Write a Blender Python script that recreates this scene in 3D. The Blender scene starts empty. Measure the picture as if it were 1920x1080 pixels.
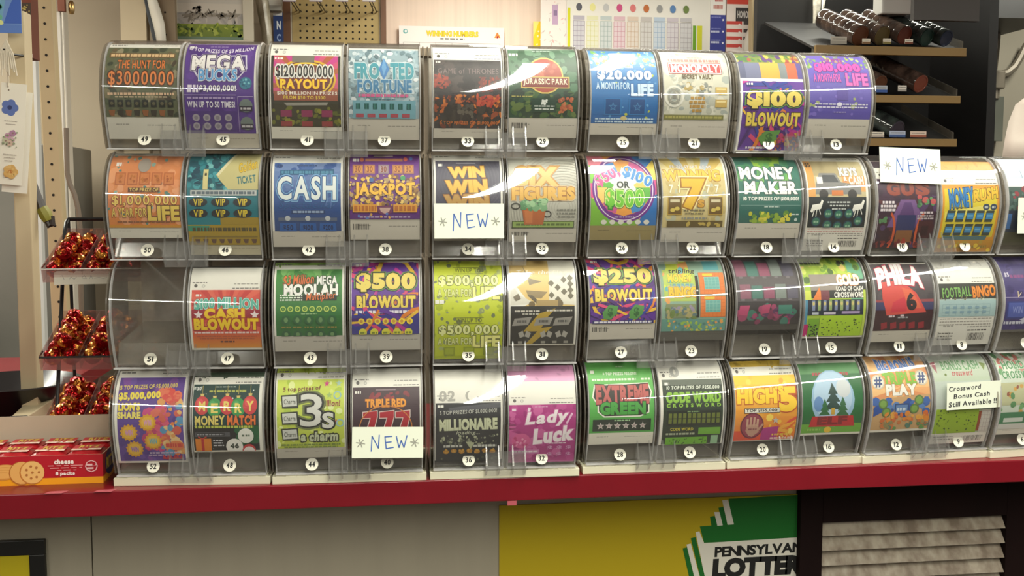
import bpy, math, random
import numpy as np
from mathutils import Vector, Matrix

# ------------------------------------------------------------------ camera
Z0 = 0.984                      # height of the lowest row of number stickers above the floor
ROW, SPAN, PITCH = 0.15732, 0.10976, 0.230   # row pitch, bin pitch, column pitch of the dispensers (m)
CAM = np.array([0.3138, -1.57405, Z0 + 0.38167])
PITCHDN, YAW, ROLL = -0.0793439, -0.135104, -0.00059

def rotm(rx, ry, rz):
    cx, sx, cy, sy, cz, sz = math.cos(rx), math.sin(rx), math.cos(ry), math.sin(ry), math.cos(rz), math.sin(rz)
    return (np.array([[cz, -sz, 0], [sz, cz, 0], [0, 0, 1]]) @ np.array([[cy, 0, sy], [0, 1, 0], [-sy, 0, cy]])
            @ np.array([[1, 0, 0], [0, cx, -sx], [0, sx, cx]]))

AX = rotm(0, 0, YAW) @ rotm(PITCHDN, 0, 0) @ rotm(0, ROLL, 0)
scene = bpy.context.scene
COL = scene.collection
cam_data = bpy.data.cameras.new('camera')
cam_data.sensor_width = 36
cam_data.lens = 37.5
cam_data.clip_start = 0.02
cam = bpy.data.objects.new('camera', cam_data)
COL.objects.link(cam)
m4 = Matrix.Identity(4)
for i in range(3):
    m4[i][0], m4[i][1], m4[i][2], m4[i][3] = AX[i, 0], AX[i, 2], -AX[i, 1], CAM[i]
cam.matrix_world = m4
scene.camera = cam

def ray(px, py):
    d = AX @ np.array([(px - 960) / 2000, 1, -(py - 540) / 2000])
    return d / np.linalg.norm(d)

def at(px, py, Y):
    """Where the line of sight of a photo pixel meets the upright plane y = Y."""
    d = ray(px, py)
    return CAM + d * (Y - CAM[1]) / d[1]

def atz(px, py, Z):
    d = ray(px, py)
    return CAM + d * (Z - CAM[2]) / d[2]

# ------------------------------------------------------------------ world, lamps, exposure
world = bpy.data.worlds.new('world')
scene.world = world
world.use_nodes = True
world.node_tree.nodes['Background'].inputs[0].default_value = (1.0, 0.97, 0.88, 1)
world.node_tree.nodes['Background'].inputs[1].default_value = 0.13

def tube_row(name, x, y0, y1, watts, width=0.055, across=False):
    """A row of fluorescent tubes under the ceiling, running away from the counter."""
    d = bpy.data.lights.new(name, 'AREA')
    d.shape = 'RECTANGLE'
    d.size, d.size_y = width, y1 - y0
    d.energy = watts
    d.color = (1.0, 0.985, 0.86)
    o = bpy.data.objects.new(name, d)
    o.location = (x, (y0 + y1) / 2, Z0 + 1.37)
    if across:                                  # x is then the row's distance, y0..y1 its span along the counter
        o.location = ((y0 + y1) / 2, x, Z0 + 1.37)
        o.rotation_euler = (0, 0, math.pi / 2)
    COL.objects.link(o)

tube_row('ceiling_tubes_left', -1.38, -5.2, -1.6, 53)
tube_row('ceiling_tubes_middle', 0.66, -5.2, -0.40, 72)
tube_row('ceiling_tubes_counter', 0.88, -0.62, 0.22, 15)
tube_row('ceiling_tubes_right', 2.05, -5.2, 0.35, 82)
tube_row('ceiling_tubes_clerk', 0.70, 0.95, 2.15, 19)
tube_row('corner_fill_light', 3.0, 0.9, 2.2, 17)  # unseen fill lamp, added to brighten the right wall
tube_row('shelf_highlight_light', 1.92, 1.0, 2.9, 13, across=True)  # unseen lamp, added so that highlights run along the tin rolls
tube_row('ceiling_tubes_door', -1.38, 0.5, 2.0, 42)

vs = scene.view_settings
vs.view_transform = 'Standard'
vs.look = 'None'
vs.exposure = 0.22
vs.gamma = 1.0
vs.use_curve_mapping = False
scene.cycles.transparent_max_bounces = 24
scene.cycles.max_bounces = 8
scene.cycles.caustics_reflective = False
scene.cycles.caustics_refractive = False

# ------------------------------------------------------------------ helpers
random.seed(7)

def lin(c):
    return tuple((v / 255 / 12.92) if v / 255 <= 0.04045 else ((v / 255 + 0.055) / 1.055) ** 2.4 for v in c)

MATS = {}

def mat(name, rgb, rough=0.5, metal=0.0, var=0.0, scale=30.0, spec=0.5, bump=0.0, stretch=None, rgb2=None):
    """Principled material whose colour wanders between two tones by a noise texture."""
    if name in MATS:
        return MATS[name]
    m = bpy.data.materials.new(name)
    m.use_nodes = True
    nt = m.node_tree
    b = nt.nodes['Principled BSDF']
    b.inputs['Roughness'].default_value = rough
    b.inputs['Metallic'].default_value = metal
    b.inputs['Specular IOR Level'].default_value = spec
    c = lin(rgb)
    if var or rgb2:
        tc = nt.nodes.new('ShaderNodeTexCoord')
        mp = nt.nodes.new('ShaderNodeMapping')
        mp.inputs['Scale'].default_value = stretch or (1, 1, 1)
        n = nt.nodes.new('ShaderNodeTexNoise')
        n.inputs['Scale'].default_value = scale
        n.inputs['Detail'].default_value = 5
        r = nt.nodes.new('ShaderNodeValToRGB')
        r.color_ramp.elements[0].position, r.color_ramp.elements[1].position = 0.35, 0.65
        c2 = lin(rgb2) if rgb2 else tuple(v * (1 - var) for v in c)
        r.color_ramp.elements[0].color = (*c2, 1)
        r.color_ramp.elements[1].color = (*c, 1)
        nt.links.new(tc.outputs['Object'], mp.inputs[0])
        nt.links.new(mp.outputs[0], n.inputs['Vector'])
        nt.links.new(n.outputs['Fac'], r.inputs[0])
        nt.links.new(r.outputs[0], b.inputs['Base Color'])
        if bump:
            bp = nt.nodes.new('ShaderNodeBump')
            bp.inputs['Strength'].default_value = bump
            bp.inputs['Distance'].default_value = 0.004
            nt.links.new(n.outputs['Fac'], bp.inputs['Height'])
            nt.links.new(bp.outputs[0], b.inputs['Normal'])
    else:
        b.inputs['Base Color'].default_value = (*c, 1)
    MATS[name] = m
    return m

def clear(name, tint=(0.97, 0.97, 0.97), haze=0.05, haze_rgb=(190, 188, 184), rough=0.03, f0=0.045):
    """Clear plastic: see-through, mirror-like by Fresnel's law, with a share of milky scratches."""
    m = bpy.data.materials.new(name)
    m.use_nodes = True
    nt = m.node_tree
    nt.nodes.remove(nt.nodes['Principled BSDF'])
    N = nt.nodes.new
    tr, gl, df = N('ShaderNodeBsdfTransparent'), N('ShaderNodeBsdfGlossy'), N('ShaderNodeBsdfDiffuse')
    tr.inputs[0].default_value = (*tint, 1)
    gl.inputs['Roughness'].default_value = rough
    df.inputs[0].default_value = (*lin(haze_rgb), 1)
    lw = N('ShaderNodeLayerWeight')
    lw.inputs['Blend'].default_value = 0.5
    pw = N('ShaderNodeMath'); pw.operation = 'POWER'; pw.inputs[1].default_value = 5
    ma = N('ShaderNodeMath'); ma.operation = 'MULTIPLY_ADD'
    ma.inputs[1].default_value, ma.inputs[2].default_value = 1 - f0, f0
    tc, nz, hm = N('ShaderNodeTexCoord'), N('ShaderNodeTexNoise'), N('ShaderNodeMath')
    nz.inputs['Scale'].default_value = 25
    nz.inputs['Detail'].default_value = 6
    hm.operation = 'MULTIPLY'; hm.inputs[1].default_value = haze * 2
    mx1, mx2 = N('ShaderNodeMixShader'), N('ShaderNodeMixShader')
    nt.links.new(tc.outputs['Object'], nz.inputs['Vector'])
    nt.links.new(nz.outputs['Fac'], hm.inputs[0])
    nt.links.new(hm.outputs[0], mx1.inputs[0])
    nt.links.new(tr.outputs[0], mx1.inputs[1])
    nt.links.new(df.outputs[0], mx1.inputs[2])
    nt.links.new(lw.outputs['Facing'], pw.inputs[0])
    nt.links.new(pw.outputs[0], ma.inputs[0])
    nt.links.new(ma.outputs[0], mx2.inputs[0])
    nt.links.new(mx1.outputs[0], mx2.inputs[1])
    nt.links.new(gl.outputs[0], mx2.inputs[2])
    nt.links.new(mx2.outputs[0], nt.nodes['Material Output'].inputs[0])
    MATS[name] = m
    return m

def print_mat(name, rough):
    m = bpy.data.materials.new(name)
    m.use_nodes = True
    nt = m.node_tree
    a = nt.nodes.new('ShaderNodeAttribute')
    a.attribute_name = 'print'
    b = nt.nodes['Principled BSDF']
    b.inputs['Roughness'].default_value = rough
    nt.links.new(a.outputs['Color'], b.inputs['Base Color'])
    MATS[name] = m
    return m

PRINT = print_mat('printed_ink', 0.42)
MATTE = print_mat('printed_paper', 0.75)
ACRYLIC = clear('clear_acrylic', haze=0.022)
HAZY = clear('scuffed_acrylic', haze=0.10, haze_rgb=(186, 184, 180), rough=0.16)
SMOKY = clear('smoky_acrylic', tint=(0.80, 0.78, 0.74), haze=0.26, haze_rgb=(150, 143, 132), rough=0.08)
TRAYC = clear('tray_acrylic', tint=(0.90, 0.89, 0.86), haze=0.26, haze_rgb=(168, 161, 148), rough=0.10)
MILKY = clear('milky_acrylic', tint=(0.80, 0.78, 0.75), haze=0.62, haze_rgb=(212, 204, 192), rough=0.15)
LIT_RIM = clear('acrylic_lit_rim', tint=(0.92, 0.92, 0.93), haze=0.52, haze_rgb=(226, 224, 222), rough=0.08)  # whitish haze here is edge light put into the colour, not scratches

class MB:
    """Collects shapes into one mesh."""
    def __init__(self):
        self.v, self.f = [], []
    def add(self, vs, fs):
        n = len(self.v)
        self.v += [tuple(map(float, p)) for p in vs]
        self.f += [tuple(i + n for i in f) for f in fs]
        return self
    def box(self, x0, x1, y0, y1, z0, z1):
        v = [(x, y, z) for z in (z0, z1) for y in (y0, y1) for x in (x0, x1)]
        return self.add(v, [(0, 2, 3, 1), (4, 5, 7, 6), (0, 1, 5, 4), (2, 6, 7, 3), (0, 4, 6, 2), (1, 3, 7, 5)])
    def hexa(self, lo, hi):
        """Solid between two quads (lists of four points each)."""
        return self.add(list(lo) + list(hi), [(3, 2, 1, 0), (4, 5, 6, 7), (0, 1, 5, 4), (1, 2, 6, 5), (2, 3, 7, 6), (3, 0, 4, 7)])
    def prism(self, pts, axis, a0, a1):
        """Outline in the two other axes, pushed along AXIS from a0 to a1 (a convex or star-shaped outline)."""
        n = len(pts)
        def p(q, a):
            q = list(q)
            q.insert(axis, a)
            return q
        v = [p(q, a0) for q in pts] + [p(q, a1) for q in pts]
        f = [(i, (i + 1) % n, n + (i + 1) % n, n + i) for i in range(n)] + [tuple(range(n))[::-1], tuple(range(n, 2 * n))]
        return self.add(v, f)
    def ribbon(self, outer, inner, x0, x1):
        """Bent sheet: two matching profiles in (y, z), extruded along x, closed all round."""
        n = len(outer)
        v = [(x, *q) for x in (x0, x1) for q in list(outer) + list(inner)]
        k = 2 * n
        f = []
        for i in range(n - 1):
            f += [(i, i + 1, k + i + 1, k + i), (n + i, k + n + i, k + n + i + 1, n + i + 1),
                  (i, n + i, n + i + 1, i + 1), (k + i, k + i + 1, k + n + i + 1, k + n + i)]
        f += [(0, k, k + n, n), (n - 1, 2 * n - 1, k + 2 * n - 1, k + n - 1)]
        return self.add(v, f)
    def tube(self, pts, r, seg=8, closed=False):
        pts = [Vector(p) for p in pts]
        n = len(pts)
        rings = []
        up = None
        for i, p in enumerate(pts):
            a = pts[i - 1] if (i or closed) else p
            b = pts[(i + 1) % n] if (i < n - 1 or closed) else p
            t = (b - a).normalized()
            if up is None:
                up = t.orthogonal().normalized()
            up = (up - t * up.dot(t)).normalized()
            w = t.cross(up)
            rr = r[i] if isinstance(r, (list, tuple)) else r
            rings.append([p + (up * math.cos(2 * math.pi * k / seg) + w * math.sin(2 * math.pi * k / seg)) * rr for k in range(seg)])
        v = [q for ring in rings for q in ring]
        f = []
        for i in range(n if closed else n - 1):
            j = (i + 1) % n
            for k in range(seg):
                l = (k + 1) % seg
                f.append((i * seg + k, i * seg + l, j * seg + l, j * seg + k))
        if not closed:
            f += [tuple(range(seg))[::-1], tuple((n - 1) * seg + k for k in range(seg))]
        return self.add(v, f)
    def lathe(self, prof, center=(0, 0, 0), axis=(0, 0, 1), seg=24):
        """(radius, height) profile turned about AXIS through CENTER; the two ends are closed."""
        c, ax = Vector(center), Vector(axis).normalized()
        u = ax.orthogonal().normalized()
        w = ax.cross(u)
        v = [c + ax * h + (u * math.cos(2 * math.pi * k / seg) + w * math.sin(2 * math.pi * k / seg)) * r for r, h in prof for k in range(seg)]
        f = []
        for i in range(len(prof) - 1):
            for k in range(seg):
                l = (k + 1) % seg
                f.append((i * seg + k, i * seg + l, (i + 1) * seg + l, (i + 1) * seg + k))
        f += [tuple(range(seg))[::-1], tuple((len(prof) - 1) * seg + k for k in range(seg))]
        return self.add(v, f)
    def mesh(self, name, m, smooth=False):
        me = bpy.data.meshes.new(name)
        me.from_pydata(self.v, [], self.f)
        me.materials.append(m)
        if smooth:
            me.polygons.foreach_set('use_smooth', [True] * len(me.polygons))
            me.set_sharp_from_angle(angle=math.radians(40))
        me.update()
        return me
    def obj(self, name, m, parent=None, smooth=False, bevel=0.0, loc=None):
        return link(name, self.mesh(name, m, smooth), parent, bevel, loc)

def link(name, me, parent=None, bevel=0.0, loc=None):
    o = bpy.data.objects.new(name, me)
    COL.objects.link(o)
    if parent:
        o.parent = parent
    if loc is not None:
        o.location = loc
    if bevel:
        b = o.modifiers.new('edge', 'BEVEL')
        b.width, b.segments, b.limit_method = bevel, 2, 'ANGLE'
    return o

def thing(name, loc, label, cat, group=None, rz=0.0):
    o = bpy.data.objects.new(name, None)
    o.empty_display_size = 0.05
    o.location = loc
    o.rotation_euler = (0, 0, rz)
    COL.objects.link(o)
    return tag(o, label, cat, group)

def tag(o, label=None, cat=None, group=None, kind=None):
    for k, v in (('label', label), ('category', cat), ('group', group), ('kind', kind)):
        if v:
            o[k] = v
    return o

# ------------------------------------------------------------------ print: shapes and lettering laid on a surface
GLYPH = {}

def glyph(ch, off):
    """Triangles and ink box of one character of the built-in font, fattened by OFF."""
    key = (ch, off)
    if key not in GLYPH:
        cu = bpy.data.curves.new('glyph', 'FONT')
        cu.body = ch
        cu.offset = off
        cu.resolution_u = 3
        cu.fill_mode = 'FRONT'
        o = bpy.data.objects.new('glyph', cu)
        COL.objects.link(o)
        dg = bpy.context.evaluated_depsgraph_get()
        me = o.evaluated_get(dg).to_mesh()
        v = [(p.co.x, p.co.y) for p in me.vertices]
        me.calc_loop_triangles()
        t = [tuple(v[i] for i in tri.vertices) for tri in me.loop_triangles]
        o.evaluated_get(dg).to_mesh_clear()
        bpy.data.objects.remove(o)
        bpy.data.curves.remove(cu)
        xs = [p[0] for p in v] or [0, 0.25]
        ys = [p[1] for p in v] or [0, 0]
        GLYPH[key] = (t, min(xs), max(xs), min(ys), max(ys))
    return GLYPH[key]

def cut(poly, k, lim, sign):
    """Clip a convex polygon of (x, y, r, g, b) points to sign * (coordinate k - lim) <= 0."""
    out = []
    for i, p in enumerate(poly):
        q = poly[i - 1]
        dp, dq = sign * (p[k] - lim), sign * (q[k] - lim)
        if (dp > 0) != (dq > 0):
            t = dq / (dq - dp)
            out.append(tuple(a + (b - a) * t for a, b in zip(q, p)))
        if dp <= 0:
            out.append(p)
    return out

class Art:
    """Print on a sheet W x H mm: x from the left, y down. Percent units: x of the frame's width, y of its height."""
    def __init__(self, w, h, seed=1, lift=0.03):
        self.w, self.h, self.lift = w, h, lift
        self.polys, self.layer = [], 0
        self.frame(0, 0, w, h)
        self.rnd = random.Random(seed)
    def frame(self, x0, y0, x1, y1):
        self.x0, self.y0, self.fw, self.fh = x0, y0, x1 - x0, y1 - y0
        self.clip = (x0, y0, x1, y1)
    def X(self, x): return self.x0 + x * self.fw / 100
    def Y(self, y): return self.y0 + y * self.fh / 100
    def _put(self, pts, col):
        if callable(col):
            poly = [(x, y, *lin(col((x - self.x0) / self.fw, (y - self.y0) / self.fh))) for x, y in pts]
        else:
            c = lin(col)
            poly = [(x, y, *c) for x, y in pts]
        cx0, cy0, cx1, cy1 = self.clip
        for k, lim, s in ((0, cx0, -1), (0, cx1, 1), (1, cy0, -1), (1, cy1, 1)):
            if any(s * (p[k] - lim) > 0 for p in poly):
                poly = cut(poly, k, lim, s)
                if len(poly) < 3:
                    return
        self.polys.append((poly, self.layer))
    def up(self): self.layer += 1
    def R(self, x0, y0, x1, y1, col, col2=None):
        self.up()
        a, b, c, d = self.X(x0), self.Y(y0), self.X(x1), self.Y(y1)
        if col2:
            for i in range(8):
                e, f = b + (d - b) * i / 8, b + (d - b) * (i + 1) / 8
                m = tuple(u + (v - u) * (i + 0.5) / 8 for u, v in zip(col, col2))
                self._put([(a, e), (c, e), (c, f), (a, f)], m)
        else:
            self._put([(a, b), (c, b), (c, d), (a, d)], col)
    def bg(self, col, col2=None): self.R(0, 0, 100, 100, col, col2)
    def P(self, pts, col):
        """Convex polygon in percent."""
        self.up()
        self._put([(self.X(x), self.Y(y)) for x, y in pts], col)
    def E(self, cx, cy, rx, col, ry=None, n=18, rot=0):
        """Ellipse: radii in percent of the frame's width (ry too)."""
        self.up()
        self._disc(self.X(cx), self.Y(cy), rx * self.fw / 100, (rx if ry is None else ry) * self.fw / 100, col, n, rot)
    def _disc(self, x, y, rx, ry, col, n=14, rot=0):
        c, s = math.cos(rot), math.sin(rot)
        p = [(rx * math.cos(2 * math.pi * i / n), ry * math.sin(2 * math.pi * i / n)) for i in range(n)]
        self._put([(x + a * c - b * s, y + a * s + b * c) for a, b in p], col)
    def ring(self, cx, cy, r, wd, col, ry=None, a0=0, a1=360, n=36):
        self.up()
        ry = r if ry is None else ry
        k = self.fw / 100
        X, Y = self.X(cx), self.Y(cy)
        for i in range(n):
            a, b = math.radians(a0 + (a1 - a0) * i / n), math.radians(a0 + (a1 - a0) * (i + 1) / n)
            q = [(X + (r * k) * math.cos(a), Y + ry * k * math.sin(a)), (X + r * k * math.cos(b), Y + ry * k * math.sin(b)),
                 (X + (r - wd) * k * math.cos(b), Y + (ry - wd) * k * math.sin(b)), (X + (r - wd) * k * math.cos(a), Y + (ry - wd) * k * math.sin(a))]
            self._put(q, col)
    def star(self, cx, cy, r, col, n=5, inner=0.42, rot=-90):
        self.up()
        X, Y, k = self.X(cx), self.Y(cy), self.fw / 100 * r
        p = [(X + k * (1 if i % 2 == 0 else inner) * math.cos(math.radians(rot + i * 180 / n)),
              Y + k * (1 if i % 2 == 0 else inner) * math.sin(math.radians(rot + i * 180 / n))) for i in range(2 * n)]
        for i in range(2 * n):
            self._put([(X, Y), p[i], p[(i + 1) % (2 * n)]], col)
    def rays(self, cx, cy, n, cols, r=140, a0=0):
        """Sunburst or colour wheel about a point."""
        self.up()
        X, Y, k = self.X(cx), self.Y(cy), self.fw / 100 * r
        for i in range(n):
            a, b = math.radians(a0 + 360 * i / n), math.radians(a0 + 360 * (i + 1) / n)
            m = (a + b) / 2
            self._put([(X, Y), (X + k * math.cos(a), Y + k * math.sin(a)), (X + k * 1.06 * math.cos(m), Y + k * 1.06 * math.sin(m)),
                       (X + k * math.cos(b), Y + k * math.sin(b))], cols[i % len(cols)])
    def L(self, pts, wd, col):
        """Stroke through points in percent, wd in mm."""
        self.up()
        p = [(self.X(x), self.Y(y)) for x, y in pts]
        for (ax, ay), (bx, by) in zip(p, p[1:]):
            l = math.hypot(bx - ax, by - ay) or 1
            ux, uy = (bx - ax) / l * wd / 2, (by - ay) / l * wd / 2
            self._put([(ax - uy - ux * .6, ay + ux - uy * .6), (bx - uy + ux * .6, by + ux + uy * .6),
                       (bx + uy + ux * .6, by - ux + uy * .6), (ax + uy - ux * .6, ay - ux - uy * .6)], col)
    def spots(self, n, cols, r0, r1, x0=0, y0=0, x1=100, y1=100, flat=1.0, sides=7, rot=True):
        """Scattered flecks of the pattern."""
        self.up()
        for i in range(n):
            r = self.rnd.uniform(r0, r1) * self.fw / 100
            self._disc(self.X(self.rnd.uniform(x0, x1)), self.Y(self.rnd.uniform(y0, y1)), r, r * flat * self.rnd.uniform(.6, 1.2),
                       self.rnd.choice(cols), sides, self.rnd.uniform(0, 3) if rot else 0)
            if i % 12 == 11:
                self.up()
    def swirl(self, cols, n=26, x0=0, y0=0, x1=100, y1=100):
        """Tie-dye bands."""
        for i in range(n):
            x, y, a = self.rnd.uniform(x0, x1), self.rnd.uniform(y0, y1), self.rnd.uniform(-1.1, 1.1)
            c = self.rnd.choice(cols)
            l, w = self.rnd.uniform(16, 34), self.rnd.uniform(3, 6)
            bend = self.rnd.uniform(-14, 14)
            p = []
            for t in (-1, -.5, 0, .5, 1):
                u, v = t * l, bend * (t * t - .5)
                p.append((x + u * math.cos(a) - v * math.sin(a), y + u * math.sin(a) + v * math.cos(a)))
            self.L(p, w, c)
    def G(self, x0, y0, x1, hgt, col, gap=0.28):
        """A line of small print too fine to read: word-shaped dashes."""
        self.up()
        x, yb = x0, hgt
        while x < x1:
            w = self.rnd.uniform(2.0, 6.5)
            e = min(x + w, x1)
            self._put([(self.X(x), self.Y(y0)), (self.X(e), self.Y(y0)), (self.X(e), self.Y(y0 + yb)), (self.X(x), self.Y(y0 + yb))], col)
            x += w + self.rnd.uniform(.8, 1.6)
    def bars(self, x0, y0, x1, y1, col):
        """Barcode."""
        self.up()
        x = x0
        while x < x1:
            w = self.rnd.choice((.5, .8, 1.3))
            self._put([(self.X(x), self.Y(y0)), (self.X(x + w), self.Y(y0)), (self.X(x + w), self.Y(y1)), (self.X(x), self.Y(y1))], col)
            x += w + self.rnd.choice((.6, .9, 1.4))
    def grid(self, x0, y0, x1, y1, nx, ny, col, wd=0.5):
        self.up()
        for i in range(nx + 1):
            x = x0 + (x1 - x0) * i / nx
            a = wd * 50 / self.fw
            self._put([(self.X(x - a), self.Y(y0)), (self.X(x + a), self.Y(y0)), (self.X(x + a), self.Y(y1)), (self.X(x - a), self.Y(y1))], col)
        for j in range(ny + 1):
            y = y0 + (y1 - y0) * j / ny
            a = wd * 50 / self.fh
            self._put([(self.X(x0), self.Y(y - a)), (self.X(x1), self.Y(y - a)), (self.X(x1), self.Y(y + a)), (self.X(x0), self.Y(y + a))], col)
    def T(self, s, cx, cy, w, h, col, o=None, o2=None, b=0.022, ow=0.05, sl=0.0, arc=0.0, rot=0.0, bulge=0.0, sp=0.15):
        """Lettering that fills a box w x h (percent) about (cx, cy); o and o2 are outline colours."""
        pen, items = 0.0, []
        b, ow = min(b * .8, .066), ow * .75
        for ch in s:
            if ch == ' ':
                pen += 0.26
                continue
            t, x0, x1, y0, y1 = glyph(ch, 0.0)
            items.append((ch, pen - x0))
            pen += x1 - x0 + sp
        if not items:
            return
        wtot = pen - sp
        g = [glyph(c, 0.0) for c, _ in items]
        ylo, yhi = min(q[3] for q in g), max(q[4] for q in g)
        kx, ky = w * self.fw / 100 / wtot, h * self.fh / 100 / (yhi - ylo)
        X, Y = self.X(cx), self.Y(cy)
        cr, sr = math.cos(math.radians(rot)), math.sin(math.radians(rot))
        layers = []
        if o2: layers.append((b + ow * 1.9, o2))
        if o: layers.append((b + ow, o))
        layers.append((b, col))
        for off, c in layers:
            self.up()
            for ch, px in items:
                for tri in glyph(ch, round(off, 3))[0]:
                    q = []
                    for gx, gy in tri:
                        v = gy - (ylo + yhi) / 2
                        u = gx + px - wtot / 2 + sl * v
                        rel = 2 * u / wtot
                        x, y = u * kx, -v * ky * (1 + bulge * (1 - rel * rel)) + arc * self.fh / 100 * rel * rel
                        q.append((X + x * cr - y * sr, Y + x * sr + y * cr))
                    self._put(q, c)
    def mesh(self, name, m, fmap, cuts=None, extra=None):
        """fmap(x, y, lift) -> (point, normal). CUTS: y values at which every shape is split so that it follows a bend."""
        vs, fs, cols, nrm = [], [], [], []
        jobs = []
        for poly, lay in self.polys:
            if cuts is None:
                jobs.append((poly, lay))
                continue
            ylo, yhi = min(p[1] for p in poly), max(p[1] for p in poly)
            edges = [c for c in cuts if ylo + 1e-6 < c < yhi - 1e-6]
            rest = poly
            for e in edges:
                a = cut(rest, 1, e, 1)
                rest = cut(rest, 1, e, -1)
                if len(a) > 2:
                    jobs.append((a, lay))
            if len(rest) > 2:
                jobs.append((rest, lay))
        for poly, lay in jobs:
            n = len(vs)
            area = sum(poly[i - 1][0] * p[1] - p[0] * poly[i - 1][1] for i, p in enumerate(poly))
            if abs(area) < 1e-4:
                continue
            if area > 0:
                poly = poly[::-1]
            for p in poly:
                co, no = fmap(p[0], p[1], lay * self.lift / 1000)
                vs.append(tuple(map(float, co)))
                nrm.append(tuple(map(float, no)))
                cols.append((*p[2:5], 1.0))
            fs.append(tuple(range(n, n + len(poly))))
        if extra:
            for quad, c in extra:
                n = len(vs)
                a, b_, d = (np.array(quad[0], float), np.array(quad[1], float), np.array(quad[2], float))
                no = np.cross(b_ - a, d - a)
                no = no / (np.linalg.norm(no) or 1)
                for q in quad:
                    vs.append(tuple(map(float, q)))
                    nrm.append(tuple(no))
                    cols.append((*lin(c), 1.0))
                fs.append(tuple(range(n, n + len(quad))))
        me = bpy.data.meshes.new(name)
        me.from_pydata(vs, [], fs, shade_flat=False)
        at_ = me.color_attributes.new('print', 'FLOAT_COLOR', 'POINT')
        at_.data.foreach_set('color', [c for q in cols for c in q])
        me.materials.append(m)
        me.normals_split_custom_set_from_vertices(nrm)
        return me

def card(name, art, O, U, V, t, back, m=None, parent=None, edge=None):
    """A flat printed board: top-left corner O, unit vectors U (right) and V (down), thickness t behind the print (metres)."""
    O, U, V = np.array(O, float), np.array(U, float), np.array(V, float)
    N = np.cross(V, U)                       # U right, V down: the normal faces the reader
    N = N / np.linalg.norm(N)
    w, h = art.w / 1000, art.h / 1000
    def fm(x, y, l):
        return O + U * x / 1000 + V * y / 1000 + N * (l + 0.00003), N
    c = [O, O + U * w, O + U * w + V * h, O + V * h]
    d = [p - N * t for p in c]
    e = edge or back
    ex = [([c[3], c[2], c[1], c[0]], back), ([d[0], d[1], d[2], d[3]], back)]
    ex += [([c[i], c[(i + 1) % 4], d[(i + 1) % 4], d[i]], e) for i in range(4)]
    return link(name, art.mesh(name, m or MATTE, fm, extra=ex), parent)

def board(name, px0, py0, px1, py1, Y, draw=None, back=(225, 222, 212), t=0.003, m=None, seed=3, parent=None, lean=0.0, edge=None, lift=0.06):
    """A board standing in the plane y = Y whose corners the photo shows at these pixels."""
    a, b, d = at(px0, py0, Y), at(px1, py0, Y), at(px0, py1, Y)
    w, h = b[0] - a[0], a[2] - d[2]
    art = Art(w * 1000, h * 1000, seed, lift)
    if draw:
        draw(art)
    V = (0, -math.sin(lean), -math.cos(lean))
    return card(name, art, a, (1, 0, 0), V, t, back, m, parent, edge)
# ------------------------------------------------------------------ the room
BACK = 2.6                     # the wall behind the clerk
HC = Z0 - 0.029                # counter top

def struct(name, mb, m, bevel=0.0):
    return tag(mb.obj(name, m, bevel=bevel), kind='structure')

beige = mat('beige_paint', (176, 162, 140), .7, var=.06, scale=3)
struct('floor', MB().box(-4, 4.5, -6, 2.9, -0.05, 0), mat('floor_tile', (92, 86, 78), .5, var=.15, scale=6))
struct('ceiling', MB().box(-4, 4.5, -6, 2.9, Z0 + 1.40, Z0 + 1.45), mat('ceiling_tile', (205, 200, 188), .9, var=.08, scale=40))
x_a, x_b, x_c, x_d = at(222, 0, BACK)[0], at(722, 0, BACK)[0], at(1420, 0, BACK)[0], at(1812, 0, BACK)[0]
struct('wall_back', MB().box(-4, x_b, BACK, BACK + .08, 0, Z0 + 1.40), beige)
# pale grooved panelling behind the clerk
pm = mat('pink_panelling', (238, 214, 196), .6, var=.10, scale=60, stretch=(1, 1, 0.02))
struct('wall_panelled', MB().box(x_b, x_c, BACK - .005, BACK + .08, 0, Z0 + 1.40), pm)
struct('wall_right', MB().box(x_c, 4.5, BACK, BACK + .08, 0, Z0 + 1.40), mat('cool_beige_paint', (150, 143, 127), .7, var=.06, scale=3))
struct('wall_left', MB().box(-2.6, -2.52, -1.0, BACK, 0, Z0 + 1.40), beige)

# ------------------------------------------------------------------ the counter
red_top = mat('red_laminate', (120, 13, 28), .28, var=.08, scale=14)
CF = -0.014                    # front edge of the counter top
t = thing('sales_counter', (0.55, 0.1, 0), 'red laminate sales counter with white panelled front carrying the ticket dispensers', 'counter')
t_off = np.array([0.55, 0.1, 0])

def cbox(x0, x1, y0, y1, z0, z1):
    return MB().box(x0 - .55, x1 - .55, y0 - .1, y1 - .1, z0, z1)

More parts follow.
